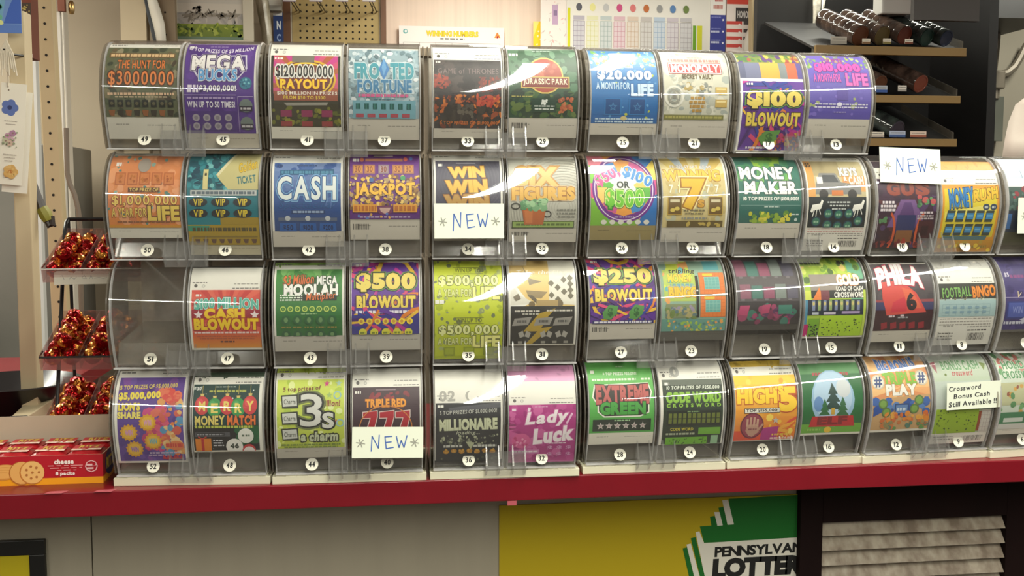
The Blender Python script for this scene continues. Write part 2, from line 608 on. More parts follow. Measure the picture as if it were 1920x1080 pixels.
top = MB().box(-2.05, 2.6, CF - .1, .50, HC - .036, HC)
top.box(-2.05, -0.92, .50, 1.3, HC - .036, HC)
top.obj('countertop', red_top, t, bevel=.0015)
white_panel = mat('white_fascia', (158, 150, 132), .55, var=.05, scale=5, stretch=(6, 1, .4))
FY = .140                      # the panels below stand back under the overhanging top
YC = .122
xcab = at(1502, 940, YC)[0]
sx = at(171, 980, FY)[0]
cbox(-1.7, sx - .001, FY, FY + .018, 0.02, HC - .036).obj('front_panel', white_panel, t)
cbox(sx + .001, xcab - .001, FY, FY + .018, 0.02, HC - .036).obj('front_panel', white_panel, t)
cbox(-1.7, xcab - .001, FY + .019, .46, 0.0, HC - .037).obj('carcass', mat('carcass_brown', (60, 48, 38), .8), t)
for px, py, w in ((105, 924, .03), (197, 921, .03)):
    a = atz(px, py, HC)
    MB().prism([(a[0] - .55 - w / 2, a[1] - .1 - .004), (a[0] - .55 + w / 2 - .006, a[1] - .1 - .005), (a[0] - .55 + w / 2, a[1] - .1 + .009), (a[0] - .55 - w / 2 + .004, a[1] - .1 + .007)],
               2, HC, HC + .0003).obj('tape_scrap', mat('clear_tape', (176, 84, 94), .4), t)
a = at(960, 944, CF - .0005)
MB().box(a[0] - .55 - .007, a[0] - .55 + .007, CF - .1 - .0006, CF - .1, a[2] - .003, a[2] + .004).obj('tape_scrap', mat('clear_tape', (176, 84, 94), .4), t)

# yellow and green lottery sign on the counter front
YS = FY - .003
def sign(a):
    def q(pts, c):
        out = []
        for x, y in pts:
            p = at(x, y, YS)
            out.append(((p[0] - o[0]) * 100000 / a.w, (o[2] - p[2]) * 100000 / a.h))
        a.P(out, c)
    o = at(936, 948, YS)
    G, W, K = (0, 96, 22), (214, 210, 198), (14, 13, 12)
    a.bg((176, 154, 0))
    q([(1366, 935), (1720, 915), (1720, 995), (1320, 1018), (1312, 987), (1355, 984), (1372, 983)], G)
    q([(1347, 952), (1356, 950), (1366, 985), (1354, 985)], G)
    q([(1331, 969), (1340, 967), (1346, 986), (1334, 988)], G)
    q([(1354, 938), (1365, 937), (1376, 983), (1364, 984)], W)
    q([(1339, 960), (1349, 960), (1355, 985), (1345, 986)], W)
    q([(1304, 998), (1311, 996), (1320, 1018), (1720, 994), (1720, 1100), (1323, 1100), (1316, 1056)], W)
    q([(1295, 1009), (1304, 1007), (1326, 1100), (1317, 1100)], G)
    q([(1287, 1021), (1295, 1019), (1317, 1100), (1306, 1100)], W)
    q([(1280, 1028), (1288, 1026), (1306, 1100), (1296, 1100)], G)
    for s, x0, x1, yc0, yc1, h, b in (('PENNSYLVANIA', 1341, 1528, 1035, 1024, 19, .05), ('LOTTERY', 1339, 1530, 1066, 1056, 34, .085)):
        p, e = at(x0, yc0, YS), at(x1, yc1, YS)
        hh = h / 2000 * (YS - CAM[1]) * 1000
        w = (e[0] - p[0]) * 1000
        a.T(s, ((p[0] + e[0]) / 2 - o[0]) * 100000 / a.w, (o[2] - (p[2] + e[2]) / 2) * 100000 / a.h, w * 100 / a.w, hh * 100 / a.h, K, b=b,
            rot=math.degrees(math.atan2(p[2] - e[2], e[0] - p[0])), sl=.05, sp=.05)
o = board('lottery_sign', 936, 948, 1501, 1160, YS, sign, back=(176, 154, 0), t=.0025, m=MATTE)
tag(o, 'yellow sign with green and white stripes and black lettering on the counter front', 'sign')

# black framed yellow notice at the lower left
a, b, d = at(-60, 1018, FY - .010), at(83, 1016, FY - .010), at(-60, 1140, FY - .010)
t = thing('framed_notice', ((a[0] + b[0]) / 2, FY - .010, d[2]), 'black-framed yellow notice on the white counter front', 'sign')
w, h = b[0] - a[0], a[2] - d[2]
fr = .0235
MB().box(-w / 2, w / 2, 0, .0095, h - fr, h).box(-w / 2, w / 2, 0, .0095, 0, fr).box(-w / 2, -w / 2 + fr, 0, .0095, fr, h - fr).box(w / 2 - fr, w / 2, 0, .0095, fr, h - fr).obj(
    'frame', mat('black_plastic', (14, 13, 13), .4), t, bevel=.001)
MB().box(-w / 2 + fr, w / 2 - fr, .004, .009, fr, h - fr).obj('yellow_sheet', mat('yellow_card', (196, 178, 10), .6, var=.04), t)

# dark cabinet with a louvred vent
x0 = xcab
t = thing('vented_cabinet', (x0 + .35, YC, 0), 'dark brown cabinet with a worn grey louvred vent under the counter', 'cabinet')
bw = mat('dark_brown_wood', (26, 11, 10), .8, spec=.15, var=.3, scale=12, stretch=(1, 1, .15))
l, r = at(1543, 975, YC)[0] - x0 - .35, at(1888, 968, YC)[0] - x0 - .35
ztop = at(1700, 974, YC)[2]
zb = ztop - .26
MB().box(-.35, l, 0, .02, 0.0, HC - .0365).box(r, 1.15, 0, .02, 0.0, HC - .0365).box(l, r, 0, .02, ztop, HC - .0365).box(l, r, 0, .02, 0, zb).box(-.35, 1.15, 0.06, .36, 0, HC - .0365).obj(
    'body', bw, t, bevel=.001)
g = MB()
slat = .0262
for i in range(9):
    z = ztop - .003 - i * slat
    g.hexa([(l + .001, .001, z - .0205), (r - .001, .001, z - .0205), (r - .001, .003, z - .0205), (l + .001, .003, z - .0205)],
           [(l + .001, .016, z), (r - .001, .016, z), (r - .001, .018, z), (l + .001, .018, z)])
g.obj('vent_grille', mat('worn_grey_metal', (170, 158, 140), .5, rgb2=(120, 104, 88), scale=45, stretch=(1, 1, .35)), t)

# ------------------------------------------------------------------ the ticket dispensers
COLS = [(.0029, .0100, -.0806), (.0006, -.0048, -.0226), (.0009, -.0095, -.0283), (.0025, -.0043, .0030), (.0001, .0010, .0332), (-.0071, .0075, .0661), (-.0165, .0175, .0920)]
SH = .0225                       # the bin fronts bulge this far out

def prof(z, d=0.0):
    """Distance behind the sticker plane of a bin's front at height z (bulging cover), d inside its outer face."""
    if z >= .065:
        a, b = .078 - d, .055 - d
        t = min((z - .065) / a, 1.0)
        return -SH + d + b * (1 - math.sqrt(1 - t * t))
    return -SH + d + .022 * ((.065 - z) / .078) ** 1.6

def col_origin(c, r):
    dx, dy, yw = COLS[c]
    return np.array([c * PITCH + dx + SPAN / 2, dy, Z0 + (3 - r) * ROW]), yw

def profile(d, zlo=-.0128, back=.150):
    zs = [zlo + (.065 - zlo) * i / 10 for i in range(10)]
    p = [(prof(z, d), z) for z in zs]
    a, b = .078 - d, .055 - d
    for i in range(15):
        th = math.pi / 2 * i / 14
        p.append((-SH + d + b * (1 - math.cos(th)), .065 + a * math.sin(th)))
    p.append((back, .143 - d))
    return p

def cover_mesh(sgn):
    """Clear bulging front of one bin with its turned-in side flanges and bottom lip."""
    mb = MB()
    c = sgn * SPAN / 2
    x0, x1 = c - .0524, c + .0524
    outer, inner = profile(0), profile(.0016)
    mb.ribbon(outer, inner, x0, x1)
    nf = len(mb.f)
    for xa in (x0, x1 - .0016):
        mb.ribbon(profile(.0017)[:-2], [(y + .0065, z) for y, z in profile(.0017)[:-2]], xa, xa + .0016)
    mb.box(x0, x1, -.0075, .004, -.0148, -.0129)
    me = mb.mesh('front_cover', ACRYLIC, smooth=True)
    me.materials.append(LIT_RIM)                        # paler haze colour stands in for light caught by flanges and cut edges
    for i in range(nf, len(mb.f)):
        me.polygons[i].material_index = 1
    return me

COVER = {-1: cover_mesh(-1), 1: cover_mesh(1)}

def plate_mesh(x, t_, name, m):
    mb = MB()
    pr = profile(.0035)[:-1]
    pts = [(y, z) for y, z in pr] + [(.155, .1395), (.155, -.0128)]
    mb.prism(pts, 0, x - t_ / 2, x + t_ / 2)
    return mb.mesh(name, m)

SIDES = [plate_mesh(-.1118, .0018, 'side_panel', SMOKY), plate_mesh(.1118, .0018, 'side_panel', SMOKY)]
DIVIDER = plate_mesh(0, .0012, 'divider', SMOKY)
GREY = mat('grey_tray_plastic', (176, 169, 156), .45, var=.08, scale=12)
TRAY = MB()
for s in (-1, 1):
    x0, x1 = s * SPAN / 2 - .0518, s * SPAN / 2 + .0518
    TRAY.box(x0, x1, .012, .150, -.0125, -.0105)
    TRAY.hexa([(x0, .0125, -.0105), (x1, .0125, -.0105), (x1, .0140, -.0105), (x0, .0140, -.0105)],
              [(x0, .0180, .020), (x1, .0180, .020), (x1, .0195, .020), (x0, .0195, .020)])
    TRAY.hexa([(x0, .0185, .020), (x1, .0185, .020), (x1, .0185, .0185), (x0, .0185, .0185)],
              [(x0, .1500, .038), (x1, .1500, .038), (x1, .1500, .0365), (x0, .1500, .0365)])
TRAY = TRAY.mesh('bin_tray', TRAYC)
BACKP = MB().box(-.1108, .1108, .1525, .1545, -.0125, .139).mesh('back_panel', MILKY)
HINGE = MB().box(-.031, .031, -.0098, -.0082, -.0245, .0125)
for x in (-.029, -.0105, .0105, .029):
    HINGE.prism([(-.0100, -.0225), (-.0185, -.0150), (-.0215, -.0070), (-.0100, .0215)], 0, x - .0011, x + .0011)
HINGE = HINGE.mesh('hinge_bracket', HAZY)
DISC = MB().lathe([(.0092, 0), (.0092, .0003)], axis=(0, -1, 0), seg=32).mesh('number_sticker', mat('sticker_paper', (226, 222, 206), .6))

def sticker(n, sgn, parent):
    a = Art(18.4, 18.4, 1, .04)
    a.E(50, 50, 50, (228, 224, 208), n=36)
    s = str(n)
    a.T(s, 50, 50, sum(18 if q == '1' else 24 for q in s), 40, (18, 16, 14), b=.045, sl=.06, sp=.17)
    y = prof(0) - .0006
    tilt = math.atan2(prof(.004) - prof(-.004), .008)
    N = np.array([0, -math.cos(tilt), -math.sin(tilt)])
    V = np.array([0, math.sin(tilt), -math.cos(tilt)])
    U = np.array([1, 0, 0])
    O = np.array([sgn * SPAN / 2, y, 0]) - U * .0092 - V * .0092
    link('number_sticker', a.mesh('number_sticker', MATTE, lambda x, q, l: (O + U * x / 1000 + V * q / 1000 + N * (l + .00005), N)), parent)

def module(c, r, left, right):
    org, yw = col_origin(c, r)
    o = thing('ticket_dispenser', org, MODULE_LABELS[(c, r)], 'dispenser', 'clear two-bin ticket dispensers stacked along the counter', yw)
    link('back_panel', BACKP, o)
    link('bin_tray', TRAY, o)
    for me in SIDES:
        link('side_panel', me, o)
    link('divider', DIVIDER, o)
    for s, n in ((-1, left), (1, right)):
        cv = link('front_cover', COVER[s], o)
        if n:
            sticker(n, s, cv)
    link('hinge_bracket', HINGE, o)
    return o

NUMS = {(c, r): (49 - 8 * c + r, 45 - 8 * c + r) for c in range(5) for r in range(4)}
NUMS.update({(5, r): (9 + r, 6 + r) for r in (1, 2, 3)})
NUMS.update({(6, r): (3 + r, None) for r in (1, 2, 3)})
MODULE_LABELS = {}
for (c, r), (a_, b_) in NUMS.items():
    where = ('atop its stack', 'second from the top', 'third from the top', 'on the cream base')[r]
    MODULE_LABELS[(c, r)] = f'clear acrylic ticket dispenser with round stickers {a_} and {b_}, {where}' if b_ else f'clear acrylic ticket dispenser with sticker {a_} cut by the right picture edge'
    module(c, r, a_, b_)

cream = mat('cream_plastic', (214, 209, 184), .5, var=.05, scale=10)
BASE = MB()
BASE.box(-.1125, .1125, -.006, .16, -.029, -.0175)
for x0, x1 in ((-.108, -.034), (.034, .108)):
    BASE.hexa([(x0, -.005, -.0175), (x1, -.005, -.0175), (x1, .10, -.0175), (x0, .10, -.0175)],
              [(x0, -.001, -.0150), (x1, -.001, -.0150), (x1, .10, -.0150), (x0, .10, -.0150)])
    for k in (.2, .62):
        xm = x0 + (x1 - x0) * k
        BASE.box(xm, xm + .016, -.0056, .0, -.0178, -.0162)
BASE.box(-.034, .034, .0, .10, -.0175, -.0155)
BASE = BASE.mesh('dispenser_base', cream)
for c in range(7):
    org, yw = col_origin(c, 3)
    o = link('dispenser_base', BASE, bevel=.0012, loc=org)
    o.rotation_euler = (0, 0, yw)
    n = NUMS[(c, 3)]
    tag(o, f'cream plastic base under the bins with stickers {n[0]} and {n[1]}' if n[1] else 'cream plastic base cut by the right picture edge',
        'dispenser base', 'cream bases of the dispenser stacks')
# ------------------------------------------------------------------ the tickets: one strip of scratch tickets in every bin
W_, K_ = (238, 236, 226), (20, 18, 18)
GOLD, YEL, LIME, ORG, PNK, RED = (222, 180, 64), (240, 208, 40), (190, 208, 44), (226, 130, 50), (205, 60, 130), (190, 40, 44)
RAINBOW = [(98, 48, 150), (226, 130, 40), (220, 70, 120), (44, 60, 150), (236, 190, 60), (190, 50, 150), (70, 30, 110)]

def t49(a):
    a.bg((98, 102, 74))
    a.spots(110, [(58, 66, 46), (126, 118, 84), (80, 88, 60), (150, 142, 112), (104, 92, 66), (70, 60, 44)], 2.5, 8, flat=.7)
    a.R(4, 9, 95, 16, (120, 92, 58)); a.G(6, 10.5, 94, 4, (226, 190, 140))
    a.T('THE HUNT FOR', 50, 26, 66, 12, (228, 128, 60), o=(64, 40, 22))
    a.T('$3000000', 50, 47, 90, 22, (236, 140, 72), o=(110, 44, 14), o2=(70, 50, 30), b=.01)
    a.G(4, 66, 96, 3.5, (224, 186, 150)); a.G(14, 71, 86, 2, (196, 176, 140))
    for i in range(8):
        a.R(5 + i * 11.6, 76, 13 + i * 11.6, 86, (34, 36, 28)); a.E(9 + i * 11.6, 81, 2.4, (98, 92, 66))
        a.P([(4 + i * 11.6, 90), (13 + i * 11.6, 90), (11 + i * 11.6, 99), (5 + i * 11.6, 97)], (52, 44, 30) if i % 2 else (150, 92, 50))

def t45(a):
    a.bg((86, 52, 138)); a.spots(40, [(98, 62, 150), (74, 42, 124)], 3, 8)
    a.G(3, 3.5, 12, 3, W_); a.G(33, 3.5, 60, 1.2, (150, 130, 180))
    a.T('IS TOP PRIZES OF $3 MILLION', 50, 10, 92, 5, (226, 220, 232), arc=-4, b=.03)
    a.P([(8, 16), (88, 14), (90, 30), (76, 42), (22, 43), (10, 30)], (210, 206, 222)); a.P([(10, 17), (86, 15.5), (88, 30), (75, 41), (24, 42), (12, 29)], (66, 38, 116))
    a.T('MEGA', 48, 23.5, 74, 15, (240, 236, 232), o=(50, 30, 80), o2=(190, 180, 200), b=.05, bulge=.15)
    a.T('BUCKS', 48, 37, 54, 12, (96, 160, 212), o=(232, 232, 240), o2=(50, 34, 96), b=.04)
    a.E(88, 46, 9, (52, 122, 150)); a.spots(14, [(120, 190, 200), (30, 90, 120)], .8, 2, 81, 40, 95, 52)
    a.G(5, 48, 20, 3, (230, 220, 236)); a.G(4, 53, 20, 3, (230, 220, 236))
    a.T('$3,000,000!', 48, 52, 52, 7, (236, 232, 236), o=(50, 28, 90), b=.04)
    a.R(0, 58.5, 74, 59.3, (160, 140, 190)); a.G(4, 61, 72, 2, (170, 150, 196))
    a.T('WIN UP TO 50 TIMES!', 38, 69, 68, 6, (230, 224, 236), b=.04)
    a.R(2, 76, 74, 97, (74, 42, 124)); a.R(76, 60, 99, 61, (170, 150, 196)); a.R(76, 60, 77, 98, (150, 130, 180))
    for i in range(4):
        for y in (83, 92):
            a.E(15 + i * 15.5, y, 5.2, (166, 158, 168)); a.E(15 + i * 15.5, y, 2.8, (136, 128, 142))
    for y in (70, 89):
        a.E(88, y, 9.5, (116, 128, 124)); a.R(79, y + .5, 97, y + 6, (46, 40, 56)); a.G(80, y + 2, 96, 2.2, (200, 196, 200))

def t41(a):
    a.bg((64, 60, 40)); a.R(3, 0, 97, 50, (196, 66, 138)); a.rays(50, 40, 40, [(206, 84, 120), (176, 92, 60), (196, 66, 138)], 60)
    a.R(0, 55, 100, 100, (58, 54, 34)); a.R(0, 0, 3.5, 100, (48, 44, 34)); a.R(96.5, 0, 100, 100, (48, 44, 34))
    a.E(50, 34, 44, (222, 176, 40), 30); a.E(50, 34, 41, (110, 52, 40), 27); a.ring(50, 34, 38, 2.5, (232, 196, 60), 25)
    a.R(30, 0, 62, 10, (120, 116, 104)); a.G(5, 3, 17, 3, W_)
    a.T('$120,000,000', 48, 24, 82, 18, (30, 26, 24), o=(236, 234, 226), o2=(220, 216, 208), b=.035, ow=.07)
    a.T('PAYOUT', 47, 41, 66, 12, (250, 208, 40), o=(180, 60, 40), o2=(70, 30, 40), b=.06)
    a.R(4, 51, 96, 64, (150, 84, 62)); a.T('$100 MILLION IN PRIZES', 52, 54, 86, 5, (244, 232, 214), o=(110, 40, 60)); a.T('FROM $50 TO $500', 48, 60, 60, 5, (236, 200, 70), o=(110, 40, 60))
    a.P([(18, 67), (82, 66), (80, 70), (22, 71)], (150, 146, 134))
    a.spots(60, [(110, 112, 34), (90, 96, 30), (140, 136, 44), (60, 62, 26)], 2, 5, 0, 73, 100, 98)
    for x in (13, 43, 72):
        a.R(x, 77, x + 16, 86, (140, 44, 86)); a.R(x, 92, x + 16, 99, (150, 60, 60))

def t37(a):
    a.bg((150, 172, 180)); a.spots(260, [(198, 210, 214), (110, 134, 142), (168, 190, 198), (128, 156, 166), (214, 220, 222), (96, 118, 126)], 1.6, 4.2, flat=1.5)
    a.T('FRO', 26, 33, 34, 21, (64, 150, 164), o=(206, 222, 226), b=.07); a.T('TED', 76, 33, 32, 21, (64, 150, 164), o=(206, 222, 226), b=.07)
    a.P([(50, 14), (58, 30), (50, 47), (43, 30)], (60, 124, 184)); a.P([(50, 14), (54, 28), (50, 40), (47, 28)], (104, 160, 206))
    a.T('FORTUNE', 51, 55, 76, 17, (48, 116, 158), o=(186, 206, 214), b=.06)
    a.G(14, 66, 86, 4, (206, 90, 140)); a.R(6, 75, 95, 100, (118, 168, 182)); a.G(36, 72, 66, 1.6, (70, 120, 140))
    for i in range(7):
        a.R(10 + i * 12, 79, 16.5 + i * 12, 87, (26, 92, 88)); a.R(12.3 + i * 12, 79, 13.3 + i * 12, 87, (60, 130, 120))
    for i in range(5):
        a.R(10 + i * 16.4, 93, 21 + i * 16.4, 98, (172, 70, 84))

def t33(a):
    a.bg((54, 48, 48)); a.spots(60, [(64, 56, 56), (44, 38, 40), (74, 64, 62)], 4, 10)
    a.R(20, 1, 75, 2.5, (80, 76, 76)); a.G(3, 2, 10, 3, (220, 216, 206))
    a.T('GAME of THRONES', 51, 17, 90, 8, (126, 106, 104), b=.0)
    a.spots(50, [(170, 70, 50), (150, 62, 54), (120, 54, 48)], 1.5, 5, 0, 24, 22, 42, .5); a.spots(40, [(160, 66, 50), (120, 54, 48)], 1.5, 5, 66, 26, 98, 46, .5)
    a.spots(150, [(190, 100, 40), (206, 120, 50), (150, 72, 40), (110, 52, 34), (60, 44, 36)], 1.5, 7, 0, 54, 100, 96, .5)
    a.spots(40, [(46, 38, 34), (60, 52, 44)], 3, 8, 14, 66, 84, 90); a.spots(30, [(170, 54, 44), (190, 80, 50)], 2, 6, 62, 54, 96, 68, .5)
    a.spots(16, [(80, 74, 66), (100, 92, 80)], 1.5, 4, 36, 66, 58, 84)
    a.T('5 TOP PRIZES OF $1,000,000', 52, 92, 86, 5, (214, 120, 50), b=.02)

def t29(a):
    a.bg((62, 98, 72), (40, 70, 50)); a.spots(70, [(82, 120, 92), (56, 92, 66), (104, 140, 112)], 3, 9, y1=60)
    a.spots(80, [(36, 62, 40), (66, 96, 50), (28, 50, 36), (96, 116, 60)], 2, 6, 0, 66, 100, 100, 1.6)
    a.G(1, 9, 14, 4, W_); a.G(36, 4, 64, 1.5, (170, 190, 176))
    a.E(52, 41, 27, (214, 190, 100)); a.E(52, 41, 25, (164, 70, 54)); a.spots(18, [(180, 92, 70), (150, 60, 50)], 2, 5, 34, 26, 70, 48)
    a.R(17, 43, 88, 59, (214, 190, 100)); a.R(18.5, 44.2, 86.5, 57.8, (128, 50, 44))
    a.T('JURASSIC PARK', 52.5, 51, 64, 10, (236, 226, 196), b=.035)
    a.R(33, 73, 68, 92, (34, 62, 46)); a.G(36, 83, 66, 1.6, (220, 224, 216)); a.G(37, 87, 65, 1.6, (220, 224, 216)); a.spots(8, [(220, 224, 216)], 1, 2.4, 46, 75, 56, 81)
    a.spots(26, [(176, 92, 58), (150, 74, 50), (190, 112, 70)], 1.5, 4, 72, 72, 94, 92, 1.2); a.G(3, 70, 34, 1.2, (180, 170, 90))

def t25(a):
    a.bg((64, 134, 190), (26, 92, 158)); a.spots(90, [(204, 214, 90), (230, 234, 190), (120, 180, 214), (110, 168, 80)], 1.2, 3.4, 0, 2, 100, 26); a.spots(24, [(180, 190, 70), (90, 150, 200)], 1, 3, 0, 26, 100, 96)
    a.T('5 TOP PRIZES', 47, 24, 34, 4.5, (214, 226, 236), b=.03)
    a.T('$20,000', 50, 37, 80, 13, (206, 226, 242), o=(24, 84, 150), b=.07)
    a.T('A MONTH FOR', 32, 51, 50, 9, (190, 214, 234), b=.03); a.T('LIFE', 76, 56, 32, 14, (196, 220, 240), o=(28, 88, 150), b=.07)
    for x in (32, 69):
        a.R(x - 13, 67, x + 13, 89, (34, 112, 176)); a.R(x - 11, 68.5, x + 11, 87.5, (22, 74, 132)); a.star(x, 78.5, 7, (70, 130, 180)); a.star(x, 78.5, 4.5, (24, 80, 140))
    a.G(6, 93, 94, 1.8, (190, 214, 230)); a.G(6, 96.6, 94, 1.8, (190, 214, 230)); a.E(49, 93, 5, (206, 190, 130), 3)

def t21(a):
    a.bg((196, 194, 176)); a.spots(90, [(210, 208, 192), (176, 176, 160), (160, 166, 158)], 2, 7)
    a.G(10, 10.5, 90, 4, (206, 110, 100)); a.G(40, 7, 64, 1.4, (150, 150, 140))
    a.R(8, 16, 90, 33, (150, 40, 44)); a.R(9, 17, 89, 32, (236, 230, 220)); a.R(10, 18, 88, 31, (196, 52, 52)); a.T('MONOPOLY', 49, 24.5, 72, 11, (244, 238, 230), b=.05)
    a.T('SECRET VAULT', 52, 37, 48, 6, (96, 80, 50), b=.06)
    a.ring(15, 66, 15, 3, (214, 212, 200), 16); a.ring(15, 66, 10, 3, (140, 140, 130), 11); a.L([(8, 76), (15, 58), (22, 76)], 1.6, (150, 148, 136)); a.E(15, 67, 3, (120, 118, 108))
    a.spots(26, [(130, 134, 126), (206, 200, 180), (172, 150, 90)], 2, 5, 24, 44, 72, 62)
    for i, s in enumerate((22, 26, 24, 16)):
        a.G(51 - s / 2, 66 + i * 6, 51 + s / 2, 4, (172, 132, 58))
    for y in (52, 70):
        a.R(78, y, 96, y + 11, (190, 160, 84)); a.R(80, y + 2, 94, y + 4, (226, 208, 150))
    a.R(0, 92, 92, 99, (120, 118, 62)); a.G(3, 94, 90, 3, (170, 164, 90))

def blowout(a, word, lime=False, y0=0, k=1.0):
    """The rainbow-swirled family of tickets with a fat yellow amount."""
    a.bg((96, 50, 150)); a.swirl(RAINBOW, 46)
    Y = lambda y: y0 + y * k
    a.T(word, 51, Y(27), 84, 22 * k, (226, 204, 96), o=(28, 24, 24), o2=(96, 150, 60), b=.08, ow=.055)
    a.T('BLOWOUT', 51, Y(55), 86, 17 * k, (234, 208, 84), o=(30, 24, 24), o2=(120, 60, 130), b=.075, ow=.055)
    a.G(6, Y(3), 16, 3, W_)

def t17(a):
    a.R(0, 0, 100, 11, (110, 128, 60)); a.spots(50, [(150, 70, 60), (70, 110, 60), (196, 180, 80), (90, 60, 120)], 2, 6, 0, 0, 100, 10)
    a.R(0, 11, 100, 28, (108, 112, 140))
    for x0, x1, c in ((0, 10, (88, 92, 120)), (34, 64, (228, 160, 70)), (64, 76, (120, 128, 130)), (76, 92, (226, 100, 70)), (92, 100, (90, 80, 140))):
        a.R(x0, 11, x1, 28, c)
    a.R(0, 28, 100, 31, W_); a.R(0, 31, 3, 100, W_)
    f = (a.x0, a.y0, a.x0 + a.fw, a.y0 + a.fh)
    a.frame(f[0] + 3 * a.fw / 100, f[1] + .31 * a.fh, f[2], f[3])
    blowout(a, '$100')
    a.P([(40, 72), (66, 70), (58, 92), (38, 92), (30, 82)], (96, 150, 70)); a.T('$', 48, 82, 10, 14, (60, 110, 50), b=.05); a.spots(40, [(150, 60, 60), (210, 170, 60), (60, 50, 120), (190, 60, 110)], 2, 5, 60, 74, 100, 98)
    a.G(12, 94, 44, 3, (220, 210, 220))

def t13(a):
    a.bg((106, 92, 178), (84, 72, 158)); a.spots(60, [(150, 170, 80), (176, 196, 120), (120, 150, 90)], 1.2, 2.8, 0, 0, 100, 24); a.spots(30, [(96, 84, 170), (116, 100, 186), (150, 160, 110)], 1.5, 4, 0, 30, 100, 95)
    a.T('TOP PRIZE', 45, 10, 34, 7, (150, 50, 130), b=.04); a.T('$10,000', 50, 22, 72, 13, (214, 76, 160), o=(120, 40, 120), b=.08)
    a.T('A MONTH FOR', 30, 38, 44, 12, (206, 90, 170), o=(96, 50, 130), b=.03); a.T('LIFE', 78, 40, 34, 17, (216, 96, 172), o=(110, 50, 140), b=.06)
    a.R(44, 54, 62, 72, (84, 68, 150)); a.G(8, 77, 94, 2, (210, 206, 226)); a.G(8, 81.5, 94, 2, (210, 206, 226)); a.E(48, 78, 4.5, (220, 216, 230), 3); a.G(40, 89, 60, 1.5, (160, 150, 200))

def t50(a):
    a.bg((228, 146, 96), (226, 138, 66)); a.spots(70, [(236, 156, 104), (214, 130, 82), (240, 168, 120)], 3, 8)
    a.spots(34, [(116, 160, 150), (150, 184, 170), (96, 140, 130)], 1.6, 3.4, sides=5); a.G(8, 10, 17, 5, W_)
    for i in range(5):
        x = 9 + i * 17
        a.R(x, 24, x + 14.5, 41, (196, 112, 66)); a.R(x + 1.5, 25.5, x + 13, 39.5, (214, 134, 80)); a.spots(7, [(176, 96, 56), (196, 120, 60)], 1.2, 2.6, x + 4, 28, x + 11, 37)
    a.E(48, 14, 9, (170, 160, 148), 10); a.R(28, 45, 72, 51, (108, 66, 46)); a.T('TOP PRIZE OF', 50, 48, 40, 4.5, (236, 206, 110), b=.03)
    a.T('$1,000,000', 51, 63, 90, 14, (240, 206, 104), o=(130, 62, 30), b=.02, ow=.045)
    a.T('A YEAR FOR', 29, 79, 48, 12, (236, 204, 104), o=(110, 56, 30), b=.03); a.T('LIFE', 77, 80, 42, 18, (238, 206, 96), o=(90, 50, 30), b=.06)
    a.G(12, 91, 92, 2, (150, 96, 60)); a.R(0, 96, 100, 100, (218, 150, 50))

def t46(a):
    a.bg((34, 118, 130)); a.spots(90, [(70, 160, 170), (24, 88, 104), (120, 190, 190), (50, 140, 150), (20, 70, 90)], 2, 6, 0, 0, 60, 42)
    a.P([(66, 0), (100, 0), (100, 40), (58, 40), (46, 30), (40, 24)], (206, 196, 138)); a.P([(64, 0), (68, 0), (44, 25), (40, 24)], (232, 224, 180))
    a.R(22, 18, 29, 40, (226, 214, 150)); a.R(24, 22, 27, 25, (60, 60, 50))
    a.T('Golden', 84, 14, 26, 10, (232, 196, 60), o=(160, 130, 40), sl=.3, rot=-16); a.T('TICKET', 83, 29, 26, 8, (40, 120, 130), b=.02, rot=-8)
    a.R(5, 40.5, 98, 46.5, (196, 200, 196)); a.G(7, 42, 96, 3, (96, 110, 120))
    a.R(46, 70, 100, 78, (168, 140, 40)); a.R(0, 70, 46, 80, (30, 128, 140))
    for y in (53.5, 65.5):
        for x in (16, 47, 78):
            a.E(x, y, 13, (40, 44, 50), 6.5); a.T('VIP', x, y, 13, 7, (226, 200, 60), b=.04)
    a.R(0, 78, 100, 100, (176, 146, 36)); a.R(0, 79, 30, 85, (60, 150, 120)); a.G(6, 81, 96, 4, (84, 74, 40)); a.R(6, 90, 97, 92, (140, 116, 40))
    for i in range(8):
        a.P([(8 + i * 11.4, 93.5), (16 + i * 11.4, 93.5), (14.5 + i * 11.4, 98), (10 + i * 11.4, 98)], (104, 74, 56))

def t42(a):
    a.bg((118, 142, 188), (30, 70, 136)); a.R(0, 42, 100, 100, (44, 84, 150), (34, 66, 124)); a.spots(30, [(70, 104, 164), (56, 92, 156)], 3, 8, y1=60)
    a.T('$20', 8, 5, 8, 5, (30, 40, 70), b=.04); a.G(34, 3, 64, 2, (60, 84, 130))
    a.P([(9, 11), (90, 9), (90, 17), (9, 18)], (36, 92, 132)); a.G(11, 12, 88, 4, (80, 140, 170))
    a.T('CASH', 49, 37, 86, 32, (226, 234, 230), o=(26, 78, 142), o2=(120, 170, 210), b=.035, ow=.05)
    a.T('Spectacular', 50, 62, 84, 15, (34, 90, 150), o=(16, 46, 96), b=.0, ow=.03, sl=.3)
    a.R(26, 69, 76, 74, (30, 60, 110)); a.G(28, 70, 74, 3, (150, 170, 200)); a.R(6, 80, 94, 85, (92, 104, 130))
    for x in (20, 50, 80):
        a.E(x, 81, 4, (190, 196, 200)); a.P([(x - 12, 88), (x + 12, 88), (x + 13, 100), (x - 13, 100)], (34, 92, 168))
        a.T({20: '$50', 50: '$100', 80: '$200'}[x], x, 95, 15, 8, (20, 36, 80), b=.04)

